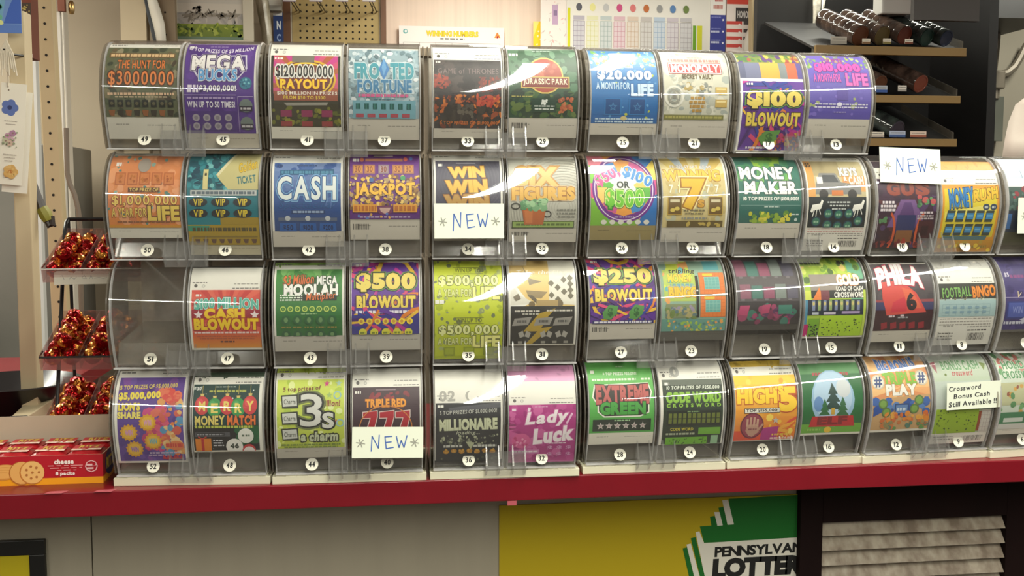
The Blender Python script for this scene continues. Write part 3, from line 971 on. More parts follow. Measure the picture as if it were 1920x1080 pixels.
def t38(a):
    a.bg((104, 46, 132)); a.G(4, 7, 13, 5, W_); a.E(17, 9, 3, (226, 130, 90)); a.E(80, 8, 3, (226, 110, 90)); a.E(88, 7, 2.6, (90, 120, 190)); a.R(22, 7, 76, 11.5, (190, 128, 96)); a.R(34, 2, 62, 4.5, (206, 190, 196))
    for i, x in enumerate((4, 21, 41, 61, 77)):
        a.R(x, 17, x + 15, 31, (176, 122, 90) if i != 2 else (150, 128, 136)); a.R(x + 2, 19, x + 13, 29, (214, 150, 70) if i != 2 else (176, 156, 160)); a.T('30', x + 7.5, 24, 8, 9, (140, 80, 60), b=.04)
    a.spots(260, [(222, 178, 74), (196, 144, 56), (150, 110, 60), (236, 200, 110), (120, 84, 60), (176, 150, 110)], 1.2, 3.4, 0, 34, 100, 84)
    a.E(31, 41, 3.4, (60, 100, 160)); a.E(76, 38, 3.6, (60, 150, 90))
    a.T('JACKPOT', 50, 57, 84, 23, (244, 190, 60), o=(116, 66, 40), b=.07, bulge=-.15)
    for x0, x1 in ((4, 39), (62, 96)):
        a.R(x0, 78, x1, 90, (226, 160, 60)); a.G(x0 + 2, 80, x1 - 2, 8, (186, 110, 44))
    a.P([(38, 80), (62, 80), (60, 90), (50, 96), (40, 90)], (120, 60, 96)); a.P([(42, 83), (58, 83), (56, 89), (50, 92), (44, 89)], (206, 170, 160))
    a.R(0, 93, 100, 100, (92, 40, 120)); a.G(14, 96, 86, 2, (196, 180, 206)); a.spots(8, [(226, 170, 70), (90, 120, 190)], 1, 2.4, 4, 92, 96, 99)

def t34(a):
    a.bg((72, 70, 88)); 
    for r in range(8, 70, 5):
        a.ring(50, 30, r, 1, (84, 82, 100))
    a.G(4, 5, 11, 4, W_); a.R(32, 3, 62, 4.6, (150, 150, 160))
    for y, w, c, b in ((18, 52, (236, 192, 76), .09), (42, 60, (232, 186, 70), .09), (64, 64, (190, 148, 74), .09)):
        a.T('WIN', 48, y, w, 15 if y < 20 else 20, c, o=(170, 110, 40), o2=(60, 52, 60), b=b, sl=-.05, rot=-2)

def t30(a):
    a.bg((188, 186, 172))
    for r in range(10, 90, 4):
        a.ring(80, 70, r, .9, (170, 168, 156))
    a.T('SIX', 40, 26, 56, 24, (228, 188, 108), o=(190, 140, 66), b=.13, ow=.08)
    a.T('FIGURES', 50, 50, 90, 16, (226, 178, 84), o=(166, 112, 50), o2=(214, 190, 150), b=.09, ow=.05)
    a.ring(9, 68, 7, 2, (70, 70, 60), 5); a.ring(56, 79, 6, 1.4, (40, 38, 36), 5); a.G(70, 72, 98, 2.4, (130, 130, 120)); a.G(70, 77, 98, 2.4, (130, 130, 120)); a.G(72, 82, 96, 2, (130, 130, 120))
    a.R(4, 89, 96, 99, (60, 70, 40)); a.R(5, 90, 95, 98, (150, 176, 96)); a.G(10, 92.5, 90, 3, (96, 116, 60))
    a.P([(18, 68), (54, 68), (50, 94), (22, 94)], (186, 104, 58)); a.P([(22, 74), (34, 74), (34, 92), (24, 92)], (206, 124, 72)); a.spots(40, [(130, 176, 130), (160, 198, 150), (96, 146, 100)], 2.4, 5.5, 18, 60, 54, 72)

def t26(a):
    a.rays(50, 48, 14, [(122, 196, 60), (236, 130, 150), (230, 150, 60), (120, 60, 160), (60, 130, 200), (236, 210, 90), (220, 80, 140)], 140, 10)
    a.P([(0, 60), (18, 70), (30, 100), (0, 100)], (120, 180, 50)); a.P([(82, 70), (100, 55), (100, 100), (72, 100)], (40, 110, 180)); a.P([(24, 82), (78, 82), (70, 100), (30, 100)], (130, 180, 60))
    a.E(50, 48, 48, (110, 40, 140), 50, n=40); a.ring(50, 48, 45, 1.4, (230, 210, 236), 47); a.E(50, 46, 41, (230, 140, 70), 41, n=36); a.rays(50, 46, 10, [(96, 180, 70), (70, 140, 206), (236, 160, 70), (206, 90, 150), (240, 200, 110)], 40)
    a.star(50, 40, 25, (244, 242, 232), 9, .6)
    a.T('$50,', 26, 30, 38, 17, (226, 92, 152), o=(246, 200, 220), b=.05, rot=-28); a.T('$100', 72, 31, 44, 17, (66, 140, 206), o=(214, 230, 246), b=.05, rot=24)
    a.T('OR', 49, 42, 18, 9, (50, 62, 60), b=.05); a.T('$500', 51, 64, 56, 25, (112, 196, 50), o=(214, 236, 150), o2=(50, 130, 50), b=.05, arc=-3)
    a.G(36, 87, 66, 1.6, (190, 180, 210))
    for i in range(6):
        a.E(20 + i * 13, 95, 4.4, (222, 220, 206), 3.6)

def t22(a):
    a.rays(50, 46, 26, [(214, 190, 104), (178, 190, 196), (206, 176, 90), (222, 206, 150)], 140); a.R(0, 30, 100, 100, (204, 186, 130)); a.spots(60, [(186, 186, 160), (212, 196, 130), (190, 170, 110)], 3, 7, 0, 34, 100, 90)
    a.T('PRIZES START AT $15', 48, 14, 66, 4.5, (236, 230, 220), o=(90, 60, 50), b=.03)
    a.T('WINNING', 48, 26, 88, 14, (226, 184, 66), o=(150, 100, 36), o2=(236, 220, 160), b=.07)
    for x in (13, 27, 72, 86):
        a.T('7', x, 45, 6, 11, (236, 230, 206), o=(190, 170, 110), b=.03)
    a.T('7', 48, 52, 28, 36, (224, 178, 52), o=(156, 106, 34), o2=(240, 222, 160), b=.08); a.T('s', 60, 66, 8, 9, (204, 152, 46), o=(140, 96, 34), b=.05)
    for x in (8, 73):
        a.R(x - 1, 56, x + 22, 82, (196, 160, 60)); a.R(x, 57, x + 21, 81, (110, 84, 34)); a.R(x + 3, 60, x + 18, 64, (206, 196, 160)); a.E(x + 7, 75, 4, (214, 190, 90), 3); a.E(x + 14, 73, 4, (214, 190, 90), 3)
    a.G(33, 74, 66, 2.5, (120, 110, 80)); a.G(35, 79, 64, 2, (120, 110, 80)); a.G(30, 85, 70, 3, (140, 140, 130))
    a.R(7, 90, 96, 99, (96, 78, 28)); a.spots(9, [(196, 170, 80)], 2.5, 4.5, 30, 94, 94, 97, .6)

def t18(a):
    a.bg((56, 122, 104), (34, 92, 84)); a.P([(28, 0), (80, 0), (76, 14), (30, 16)], (150, 196, 60)); a.spots(36, [(90, 160, 90), (40, 104, 90), (110, 170, 80), (70, 140, 100)], 3, 8, 0, 0, 100, 55, 1.6); a.G(32, 4, 64, 1.2, (80, 110, 40))
    a.T('MONEY', 48, 25, 86, 17, (240, 240, 232), o=(30, 60, 60), b=.06); a.T('MAKER', 51, 47, 82, 17, (240, 240, 232), o=(30, 60, 60), b=.06); a.E(36, 25, 3, (80, 140, 90))
    a.T('10 TOP PRIZES OF $100,000!', 51, 64, 88, 6, (236, 238, 230), b=.05); a.R(2, 73, 98, 74, (110, 150, 140)); a.G(40, 75, 64, 1.6, (180, 200, 190))
    a.spots(40, [(190, 190, 50), (140, 170, 50), (96, 140, 50), (214, 206, 70)], 2, 4.6, 18, 84, 86, 99); a.G(84, 86, 97, 2, (190, 206, 200)); a.E(92, 95, 2.5, (190, 206, 200))

def t14(a):
    a.bg((196, 182, 140)); a.R(0, 0, 12, 56, (222, 160, 84)); a.R(12, 0, 60, 22, (170, 156, 116)); a.R(60, 22, 100, 46, (222, 160, 90)); a.T('$5', 6, 6, 9, 7, (40, 36, 34), b=.05)
    a.P([(14, 34), (22, 18), (50, 18), (58, 32), (92, 36), (92, 50), (12, 50)], (128, 128, 126)); a.P([(22, 32), (27, 21), (48, 21), (54, 32)], (70, 74, 78)); a.E(26, 50, 8, (50, 48, 48)); a.E(76, 50, 8, (50, 48, 48)); a.R(40, 44, 60, 52, (206, 120, 60)); a.R(16, 24, 26, 34, (226, 224, 220))
    a.T('KEYS', 73, 16, 30, 11, (240, 236, 226), o=(110, 90, 70), b=.09); a.T('& CASH', 80, 29, 34, 11, (240, 232, 216), o=(190, 110, 50), b=.08)
    a.R(0, 54, 100, 100, (26, 34, 36))
    for x in (14, 86):
        k = 1
        a.P([(x - 8, 66), (x + 5, 64), (x + 7, 72), (x - 4, 74)], W_); a.P([(x + 4, 66), (x + 8, 58), (x + 11, 60), (x + 7, 72)], W_); a.P([(x - 8, 66), (x - 11, 76), (x - 8, 78), (x - 4, 72)], W_); a.L([(x - 4, 73), (x - 7, 84)], 1.3, W_); a.L([(x + 4, 72), (x + 7, 80)], 1.3, W_); a.L([(x, 73), (x - 1, 83)], 1.2, W_)
    a.G(32, 61, 72, 2.2, (196, 200, 196)); a.G(36, 66, 70, 2.2, (196, 200, 196)); a.G(40, 71, 64, 2, (196, 200, 196))
    for x, y in ((34, 79), (52, 80), (70, 79), (14, 91), (34, 96), (52, 98), (70, 97), (87, 90)):
        a.E(x, y, 8, (30, 66, 86)); a.E(x, y, 6, (58, 120, 96)); a.G(x - 4, y - 1, x + 4, 3, (150, 190, 160))

def t10(a):
    a.bg((64, 34, 66), (56, 24, 34)); a.spots(50, [(80, 50, 96), (70, 28, 40), (90, 40, 46), (50, 24, 50)], 4, 9)
    for x, s in ((26, 'G'), (50, 'U'), (76, 'S')):
        a.T(s, x, 14, 18, 17, (150, 66, 50), o=(90, 40, 50), b=.1)
    a.P([(38, 30), (62, 30), (84, 70), (18, 70)], (120, 84, 140)); a.P([(44, 34), (56, 34), (70, 70), (30, 70)], (92, 60, 116))
    a.ring(18, 78, 16, 4, (210, 92, 50), 34, -70, 60); a.ring(84, 78, 16, 4, (210, 92, 50), 34, 120, 250)
    a.R(34, 52, 66, 78, (44, 48, 100)); a.R(36, 74, 64, 92, (140, 90, 50)); a.R(72, 60, 96, 90, (70, 22, 30)); a.R(78, 68, 90, 82, (50, 14, 22))
    a.spots(14, [(90, 140, 90), (60, 100, 66), (190, 80, 80)], 2, 5, 66, 26, 94, 38); a.spots(10, [(90, 140, 90)], 2, 4, 4, 56, 16, 64)
    for i, w in enumerate((20, 26, 26)):
        a.G(17 - w / 2, 32 + i * 5.5, 17 + w / 2, 3.6, (232, 220, 226))
    a.G(72, 47, 94, 3, (214, 200, 204)); a.G(68, 52, 96, 2.4, (190, 176, 180)); a.G(68, 56, 96, 2.4, (190, 176, 180)); a.L([(1, 50), (2, 92)], .8, (226, 214, 224)); a.spots(20, [(170, 60, 44), (120, 40, 40)], 3, 7, 0, 90, 100, 100, .5)

def t7(a):
    a.bg((228, 156, 46)); a.R(4, 6, 96, 78, (228, 206, 50)); a.P([(6, 40), (94, 28), (94, 38), (6, 50)], (240, 226, 110))
    a.T('MONEY', 33, 20, 42, 26, (50, 130, 196), o=(16, 50, 96), b=.06, sl=.1, rot=-6); a.T('RUSH', 76, 14, 42, 15, (236, 190, 50), o=(110, 70, 20), b=.07, sl=.2, rot=-9)
    a.E(77, 33, 6, (50, 66, 90), 5); a.E(90, 33, 6, (50, 66, 90), 5); a.G(74, 32, 80, 3, (200, 206, 200)); a.G(87, 32, 93, 3, (200, 206, 200)); a.G(16, 33, 42, 2, (120, 120, 70))
    for y in (47, 67):
        for i in range(5):
            x = 16 + i * 17
            a.P([(x - 6, y - 9), (x + 8, y - 9), (x + 5, y + 8), (x - 8, y + 8)], (60, 70, 60)); a.R(x - 6, y - 5, x + 6, y + 4, (62, 138, 190)); a.R(x - 5, y - 2, x + 5, y, (120, 180, 214))
    a.P([(8, 76), (86, 76), (84, 82), (8, 82)], (84, 116, 120)); a.R(0, 82, 100, 100, (206, 150, 50), (190, 130, 44)); a.G(10, 90, 90, 4, (150, 130, 60)); a.spots(12, [(236, 200, 60), (190, 160, 60)], 2, 4, 4, 84, 96, 98)

def t47(a):
    a.rays(50, 45, 40, [(218, 84, 72), (200, 62, 58), (226, 104, 84)], 120); a.R(0, 74, 100, 100, (214, 90, 52), (226, 150, 50)); a.G(6, 7, 14, 4, W_)
    a.T('$100 MILLION', 51, 23, 92, 17, (92, 184, 164), o=(232, 244, 234), o2=(50, 120, 110), b=.05, arc=3, bulge=.1)
    a.R(0, 33, 100, 48, (160, 44, 60)); a.star(10, 42, 7, (240, 226, 226)); a.star(92, 42, 7, (240, 226, 226)); a.T('CASH', 48, 40, 56, 15, (246, 206, 40), o=(206, 116, 30), b=.1)
    a.T('BLOWOUT', 50, 58, 92, 17, (246, 206, 40), o=(206, 110, 30), o2=(150, 40, 40), b=.09)
    a.G(3, 71, 97, 3, (240, 214, 206)); a.G(6, 78, 94, 2, (180, 90, 60)); a.G(10, 82, 90, 2, (180, 90, 60)); a.G(40, 87, 62, 3, (110, 60, 50))

def t43(a):
    a.bg((70, 140, 66), (40, 104, 48)); a.spots(40, [(96, 160, 80), (60, 130, 60), (120, 176, 100)], 3, 8, 10, 0, 90, 22); a.P([(18, 14), (84, 10), (96, 40), (70, 46), (24, 46)], (40, 84, 44)); a.R(30, 38, 92, 46, (34, 40, 34))
    a.T('$3 Million', 34, 16, 46, 16, (224, 116, 60), o=(60, 40, 30), b=.02, sl=.3, rot=-4); a.T('MEGA', 77, 16, 30, 12, (240, 240, 234), o=(40, 50, 40), b=.05)
    a.T('MOOLAH', 53, 30, 80, 15, (242, 242, 236), o=(24, 34, 26), b=.07); a.T('Multiplier', 68, 41, 44, 13, (226, 120, 60), o=(50, 36, 28), b=.01, sl=.3, rot=-4)
    for y in (37, 40.5, 44):
        a.G(6, y, 40, 2, (226, 236, 220))
    for i in range(8):
        a.ring(11 + i * 10.9, 58.5, 4.4, 1.7, (190, 214, 100)); a.E(11 + i * 10.9, 58.5, 1.5, (120, 170, 70))
    a.G(38, 65, 62, 1.6, (150, 190, 130))
    for i in range(5):
        a.E(15 + i * 17.4, 75, 7, (46, 100, 60)); a.E(15 + i * 17.4, 75, 3, (110, 150, 96), 4); a.G(8 + i * 17.4, 85, 22 + i * 17.4, 2.6, (140, 130, 60)); a.E(15 + i * 17.4, 98, 7, (40, 92, 56)); a.E(15 + i * 17.4, 97, 3, (110, 150, 96))

def t39(a):
    blowout(a, '$500'); a.R(4, 62, 96, 70, (80, 60, 140)); a.G(6, 66, 94, 4, (236, 230, 240)); a.R(0, 72, 100, 100, (60, 56, 140)); a.swirl(RAINBOW, 14, 0, 74, 100, 96)
    for i in range(7):
        a.E(14 + i * 12, 81, 4.6, (240, 214, 70)); a.E(14 + i * 12, 81, 2.4, (200, 150, 60))
    for i in range(5):
        a.E(16 + i * 17, 97, 6, (206, 200, 70)); a.G(12 + i * 17, 96, 20 + i * 17, 3, (120, 130, 50))

def t35(a):
    a.bg((214, 226, 64), (188, 200, 30)); a.spots(90, [(150, 160, 110), (120, 130, 90), (176, 186, 110), (170, 184, 40)], 1.5, 5, sides=6)
    for y in (0, 50):
        a.T('WIN UP TO', 50, 9 + y, 38, 4, (110, 116, 40), b=.02); a.R(28, 6 + y, 72, 6.6 + y, (130, 136, 50)); a.R(28, 12 + y, 72, 12.6 + y, (130, 136, 50))
        a.T('$500,000', 50, 19.5 + y, 86, 10, (232, 236, 160), o=(90, 96, 36), b=.05); a.T('A YEAR FOR', 30, 31 + y, 50, 7, (220, 226, 140), o=(90, 96, 40), b=.04); a.T('LIFE', 76, 31.5 + y, 38, 11, (238, 236, 140), o=(80, 84, 30), b=.07)
    for x in (22, 51, 80):
        a.R(x - 8, 87, x + 8, 96.5, (150, 164, 30)); a.R(x - 6, 88.5, x + 6, 95, (168, 182, 40))
    a.R(0, 97, 100, 100, (170, 182, 30)); a.G(1, 38, 14, 4, W_)

def t31(a):
    a.bg((226, 194, 120)); a.P([(0, 20), (30, 50), (0, 60)], W_); a.P([(0, 24), (14, 40), (40, 50), (0, 52)], (222, 218, 204)); a.P([(62, 0), (100, 0), (100, 52), (60, 50)], (228, 224, 208)); a.P([(20, 4), (30, 20), (50, 24), (30, 28)], (140, 126, 96))
    a.P([(24, 34), (58, 36), (48, 44), (28, 42)], (150, 130, 90)); a.P([(26, 40), (34, 40), (50, 52), (40, 50)], (96, 84, 66))
    for i in range(4):
        for j in range(4):
            x, y = 64 + i * 10, 26 + j * 7 - i * 2
            if (i + j) % 2 == 0 or i == 3:
                a.P([(x, y - 4), (x + 5, y), (x, y + 4), (x - 5, y)], (110, 104, 84))
    a.P([(4, 42), (12, 38), (16, 44), (8, 47)], (120, 110, 90)); a.E(33, 51, 5, (120, 100, 64)); a.E(76, 50, 6, (120, 104, 74)); a.R(40, 46, 74, 53, (176, 150, 96))
    a.T('Take the Flag', 50, 14, 80, 6, (244, 238, 220), b=.01, sl=.2)
    a.R(0, 53, 100, 100, (42, 40, 36)); a.P([(44, 62), (70, 56), (58, 66), (48, 80), (66, 78), (34, 100), (24, 100), (42, 84), (20, 84)], (180, 150, 50))
    for x in (18, 52, 82):
        a.P([(x - 12, 68), (x + 15, 66), (x + 9, 76), (x - 16, 77)], (150, 146, 138)); a.G(x - 8, 70, x + 8, 3, (90, 88, 84))
    a.G(6, 58, 46, 2, (206, 200, 186)); a.G(56, 57.5, 96, 2, (206, 200, 186)); a.G(18, 61.5, 44, 2, (190, 186, 172))
    for x in (22, 56, 80):
        a.P([(x - 10, 86), (x - 3, 83), (x, 90), (x - 7, 92)], (170, 166, 156)); a.P([(x + 10, 86), (x + 3, 83), (x, 90), (x + 7, 92)], (170, 166, 156))
    for x in (12, 48, 66, 84):
        a.R(x, 96, x + 7, 99, (150, 146, 136))

def t27(a):
    blowout(a, '$250'); a.swirl(RAINBOW, 16, 0, 70, 100, 98)
    for x in (30, 70):
        a.P([(x - 12, 82), (x - 2, 70), (x + 12, 72), (x + 10, 84), (x, 94), (x - 10, 92)], (84, 146, 72)); a.T('$', x, 82, 7, 14, (50, 100, 50), b=.05)
    a.R(3, 95, 97, 100, (40, 40, 110)); a.G(6, 96, 94, 3, (234, 230, 240))

def t23(a):
    a.bg((140, 170, 150)); a.P([(12, 0), (46, 0), (46, 12), (12, 14)], (196, 210, 70)); a.P([(30, 4), (46, 0), (46, 12), (30, 12)], (226, 160, 90)); a.R(70, 0, 94, 12, (96, 168, 172)); a.R(4, 12, 54, 56, (176, 196, 90)); a.spots(24, [(96, 176, 176), (226, 160, 90), (200, 214, 80)], 2, 6, 0, 10, 54, 56)
    a.T('tripling', 34, 14, 40, 7, (50, 50, 44), b=.03, sl=.2); a.T('MONEY', 30, 23, 36, 10, (236, 206, 60), o=(120, 130, 60), b=.07); a.G(14, 31, 50, 5, (110, 160, 170)); a.T('BINGO', 34, 43, 44, 13, (234, 192, 50), o=(150, 110, 40), o2=(214, 206, 180), b=.08)
    for y in (16, 49):
        a.R(60, y, 99, y + 30, (222, 124, 52)); a.grid(60, y, 99, y + 30, 6, 6, (200, 100, 44), .5); a.R(66, y + 1, 82, y + 4.5, (226, 190, 50)); a.R(68, y + 6, 91, y + 23, (104, 168, 160)); a.grid(68, y + 6, 91, y + 23, 4, 4, (140, 190, 176), .6)
    a.R(53.5, 20, 58, 80, (30, 30, 28)); a.G(54, 40, 57, 2, W_); a.R(6, 60, 52, 80, (130, 140, 100)); a.spots(24, [(150, 140, 160), (110, 130, 70), (170, 160, 110), (96, 120, 120)], 2, 5, 6, 62, 52, 80, 1.6)
    a.R(0, 82, 100, 100, (100, 150, 136)); a.spots(70, [(226, 160, 80), (150, 190, 70), (96, 160, 180), (200, 200, 80), (80, 130, 120)], 1.8, 3, 8, 84, 96, 100, 1.0, 4)

def t19(a):
    a.bg((84, 78, 80))
    for y, h in ((2, 24), (38, 22)):
        for i, c in enumerate(((136, 86, 104), (70, 116, 106), (140, 76, 100), (120, 130, 124), (88, 84, 100))):
            a.R(2 + i * 19 + (y > 10) * 3, y + (i % 3) * 2, 19 + i * 19 + (y > 10) * 3, y + h, c); a.R(6 + i * 19, y + h, 12 + i * 19, y + h + 3, (110, 104, 108))
    a.R(0, 64, 100, 100, (52, 46, 48)); a.spots(26, [(150, 60, 96), (60, 110, 96), (90, 50, 84), (120, 50, 80)], 4, 9, 2, 70, 92, 98); a.R(66, 70, 88, 84, (60, 120, 104)); a.P([(4, 70), (20, 70), (16, 86), (2, 84)], (176, 66, 106)); a.P([(40, 70), (54, 68), (50, 82), (38, 84)], (170, 64, 100))

def t15(a):
    a.bg((168, 196, 70)); a.R(76, 0, 100, 52, (110, 176, 140)); a.spots(44, [(190, 210, 80), (120, 160, 60), (210, 220, 110), (80, 110, 50), (226, 200, 120)], 3, 7, 0, 0, 100, 36); a.R(0, 0, 36, 10, (150, 176, 80)); a.G(2, 4, 34, 4, (60, 70, 40)); a.G(64, 3, 76, 5, (60, 60, 50))
    a.R(10, 26, 100, 50, (44, 46, 44)); a.R(10, 20, 56, 40, (150, 140, 130)); a.P([(12, 52), (24, 36), (30, 52)], (230, 130, 60)); a.R(26, 40, 40, 52, (120, 60, 70)); a.R(0, 40, 10, 54, (210, 220, 90))
    a.T('GOLD', 73, 27, 36, 12, (244, 240, 226), o=(226, 140, 60), b=.09); a.T('LOAD OF CASH', 74, 38, 44, 5, (238, 236, 226), b=.06); a.T('CROSSWORD', 73, 46, 50, 6.5, (238, 236, 226), o=(40, 40, 40), b=.06)
    a.R(4, 52, 96, 72, (36, 44, 60)); a.R(0, 52, 4, 84, (80, 140, 170)); a.R(0, 84, 7, 100, (190, 30, 110)); a.R(96, 40, 100, 100, (190, 210, 80))
    for i in range(9):
        a.R(11 + i * 9.2, 53, 16 + i * 9.2, 66, (150, 170, 110) if i % 2 else (130, 140, 170)); a.E(13.5 + i * 9.2, 57, 2, (206, 190, 120), 3)
    a.R(11, 68, 22, 71, (190, 196, 206)); a.R(30, 68, 50, 71, (200, 190, 206)); a.R(60, 67, 90, 70.5, (170, 150, 190))
    a.R(7, 76, 24, 100, (120, 170, 40)); a.R(25, 73, 95, 100, (170, 206, 40)); a.spots(46, [(40, 56, 24), (60, 76, 30)], .9, 1.7, 28, 77, 94, 99, 1, 4, False); a.spots(24, [(30, 40, 24)], 1, 2, 8, 82, 23, 99, 1, 4, False)

def t11(a):
    a.bg((74, 66, 70)); a.spots(24, [(84, 76, 80), (64, 56, 62)], 5, 10); a.R(0, 52, 100, 56, (150, 70, 76)); a.R(0, 56, 100, 68, (60, 60, 100)); a.R(0, 68, 100, 100, (58, 26, 34))
    a.P([(12, 26), (46, 24), (70, 42), (88, 72), (20, 76), (12, 50)], (214, 78, 70)); a.P([(46, 34), (62, 38), (80, 66), (56, 66)], (224, 104, 74)); a.P([(30, 56), (50, 48), (54, 70), (26, 72)], (206, 54, 70)); a.T('6', 61, 56, 13, 22, (44, 30, 34), b=.1, rot=-14)
    a.T('PHILA', 45, 15, 74, 25, (244, 238, 234), o=(190, 50, 80), b=.08, arc=6); a.R(38, 77, 58, 82, (60, 44, 52)); a.G(40, 78.5, 57, 2, (180, 176, 180))
    for i in range(5):
        a.P([(12 + i * 16, 88), (22 + i * 16, 86), (24 + i * 16, 96), (14 + i * 16, 98)], (150, 36, 48))
    a.G(24, 76, 34, 3, (220, 200, 206)); a.G(44, 75, 50, 3, (220, 200, 206))

def t8(a):
    a.bg((176, 196, 190)); a.R(0, 0, 100, 46, (52, 54, 46)); a.T('FOOTBALL', 31, 26, 50, 28, (130, 180, 96), o=(40, 70, 40), b=.03, rot=-3); a.T('BINGO', 79, 24, 40, 30, (232, 140, 50), o=(110, 60, 30), b=.06, rot=-4); a.spots(16, [(206, 210, 190), (130, 120, 90)], 1, 2, 0, 40, 100, 50)
    a.R(0, 50, 100, 100, (166, 192, 192)); a.grid(6, 62, 90, 96, 7, 3, (140, 168, 172), .8)
    for i in range(6):
        for y in (68, 82):
            a.R(11 + i * 13, y, 18 + i * 13, y + 8, (130, 162, 176))

def t52(a):
    a.bg((98, 68, 150)); a.spots(40, [(112, 84, 164), (84, 54, 136), (130, 80, 160)], 4, 9)
    a.spots(60, [(206, 70, 130), (190, 60, 110), (216, 90, 120), (220, 110, 90)], 4, 9, 42, 36, 74, 84); a.spots(60, [(226, 160, 90), (232, 180, 110), (210, 96, 80), (236, 200, 140), (90, 150, 190), (230, 130, 70)], 3, 7, 66, 24, 98, 90); a.spots(14, [(220, 80, 70), (230, 120, 90)], 4, 8, 66, 14, 96, 24)
    a.T('15 TOP PRIZES OF $5,000,000', 45, 10, 88, 5, (226, 206, 110), b=.04, rot=-2); a.T('$5,000,000', 33, 20, 62, 8, (244, 222, 80), b=.09, rot=-2); a.T("LION'S", 18, 32, 32, 8, (244, 222, 80), b=.09); a.T('SHARE', 18, 42, 34, 7, (244, 226, 110), b=.09)
    for x, y, c in ((46, 51, (220, 160, 200)), (17, 63, (214, 150, 200)), (53, 74, (110, 180, 190)), (24, 84, (150, 110, 190))):
        a.star(x, y, 14, (222, 164, 40), 14, .82); a.E(x, y, 9.6, (232, 184, 60)); a.T('WIN', x, y, 11, 6, c, b=.06)
    a.E(88, 80, 12, (226, 130, 80), 8); a.G(72, 77, 98, 5, (206, 70, 60)); a.G(46, 88, 92, 2, (200, 180, 206)); a.G(44, 91, 80, 2, (180, 160, 196))
    for x in (70, 80, 90):
        a.P([(x - 5, 97), (x - 3, 91), (x + 1, 96), (x + 4, 91), (x + 6, 98)], (196, 50, 66))

def t48(a):
    a.bg((26, 62, 60)); a.R(0, 60, 100, 100, (24, 22, 26)); a.spots(16, [(220, 230, 226), (190, 206, 200)], .6, 1.3); a.T('$30', 6, 6, 11, 5, (230, 232, 226), b=.04); a.G(34, 3, 64, 1.2, (190, 200, 190)); a.G(24, 8, 80, 3, (176, 180, 90))
    a.spots(16, [(20, 90, 50), (26, 104, 54)], 5, 9, 66, 64, 100, 86)
    for i, (x, ch) in enumerate(zip((14, 33, 52, 69, 87), 'MERRY')):
        c = ((206, 62, 66), (56, 150, 76))[i % 2]
        dy = 3 if i % 2 else 0
        a.L([(x, 2), (x, 14)], .6, (190, 170, 90)); a.P([(x - 3, 13 + dy), (x + 3, 13 + dy), (x + 2, 18 + dy), (x - 2, 18 + dy)], (214, 190, 110)); a.E(x, 30 + dy, 11, c, 14); a.E(x - 3, 26 + dy, 5, tuple(min(255, v + 22) for v in c), 6)
        a.T(ch, x, 31 + dy, 9, 13, (236, 214, 110), b=.05)
    a.T('MONEY', 26, 52, 44, 13, (226, 206, 110), o=(50, 50, 40), b=.05, rot=-1); a.T('MATCH', 74, 52, 42, 13, (236, 120, 50), o=(60, 30, 26), b=.07); a.G(4, 60, 92, 3.6, (190, 200, 80))
    a.R(3, 70, 56, 77, (80, 80, 86)); a.R(5, 71, 48, 75.5, (40, 40, 44)); a.G(6, 72.5, 46, 2, (150, 150, 156))
    a.R(3, 80, 27, 100, (222, 130, 30)); a.R(12, 80, 16, 100, (190, 40, 40)); a.L([(8, 77), (14, 80), (20, 77)], 1.4, (206, 60, 50)); a.G(30, 82, 44, 2, (200, 200, 206)); a.G(30, 86, 44, 2, (200, 200, 206)); a.G(30, 90, 46, 2, (200, 200, 206))
    a.E(80, 76, 12, (236, 236, 226)); a.G(74, 74, 86, 3, (90, 110, 90)); a.E(62, 93, 13, (238, 236, 228)); a.T('46', 62, 92, 12, 7, (60, 70, 60), b=.07); a.E(84, 99, 10, (200, 60, 60)); a.E(84, 102, 9, (240, 230, 226))

def t44(a):
    a.bg((206, 222, 96), (190, 204, 70)); a.spots(50, [(214, 228, 120), (176, 200, 70), (226, 236, 160)], 2, 6)
    for x, y, c in ((74, 6, (214, 70, 140)), (88, 60, (190, 80, 90)), (92, 6, (170, 200, 190)), (90, 88, (150, 190, 60)), (78, 22, (160, 190, 110))):
        a.star(x, y, 5, c)
    a.ring(90, 22, 6, 2, (150, 190, 190)); a.ring(94, 62, 6, 2, (150, 190, 190))
    a.T('5 top prizes of', 37, 13, 56, 7, (130, 76, 50), b=.04, sl=.1, rot=-2); a.T('million!', 79, 33, 30, 8, (150, 76, 60), b=.05, sl=.1)
    a.T('3', 51, 43, 32, 46, (214, 214, 206), o=(26, 28, 26), o2=(110, 120, 70), b=.012, ow=.05); a.T('s', 76, 58, 16, 22, (214, 214, 206), o=(26, 28, 26), b=.02, ow=.07); a.T('a charm', 63, 82, 54, 13, (196, 204, 170), o=(24, 26, 24), o2=(24, 26, 24), b=.06, ow=.07, sl=.1)
    for y in (30, 54, 78):
        a.P([(6, y - 9), (31, y - 10), (32, y + 9), (8, y + 9)], (40, 44, 34)); a.P([(8, y - 7), (29, y - 8), (30, y + 6), (9, y + 7)], (206, 208, 200)); a.T('Charm', 19, y, 17, 7, (90, 94, 84), b=.02)
    a.G(6, 93, 94, 2.5, (120, 140, 60)); a.G(10, 97, 90, 2, (120, 140, 60))

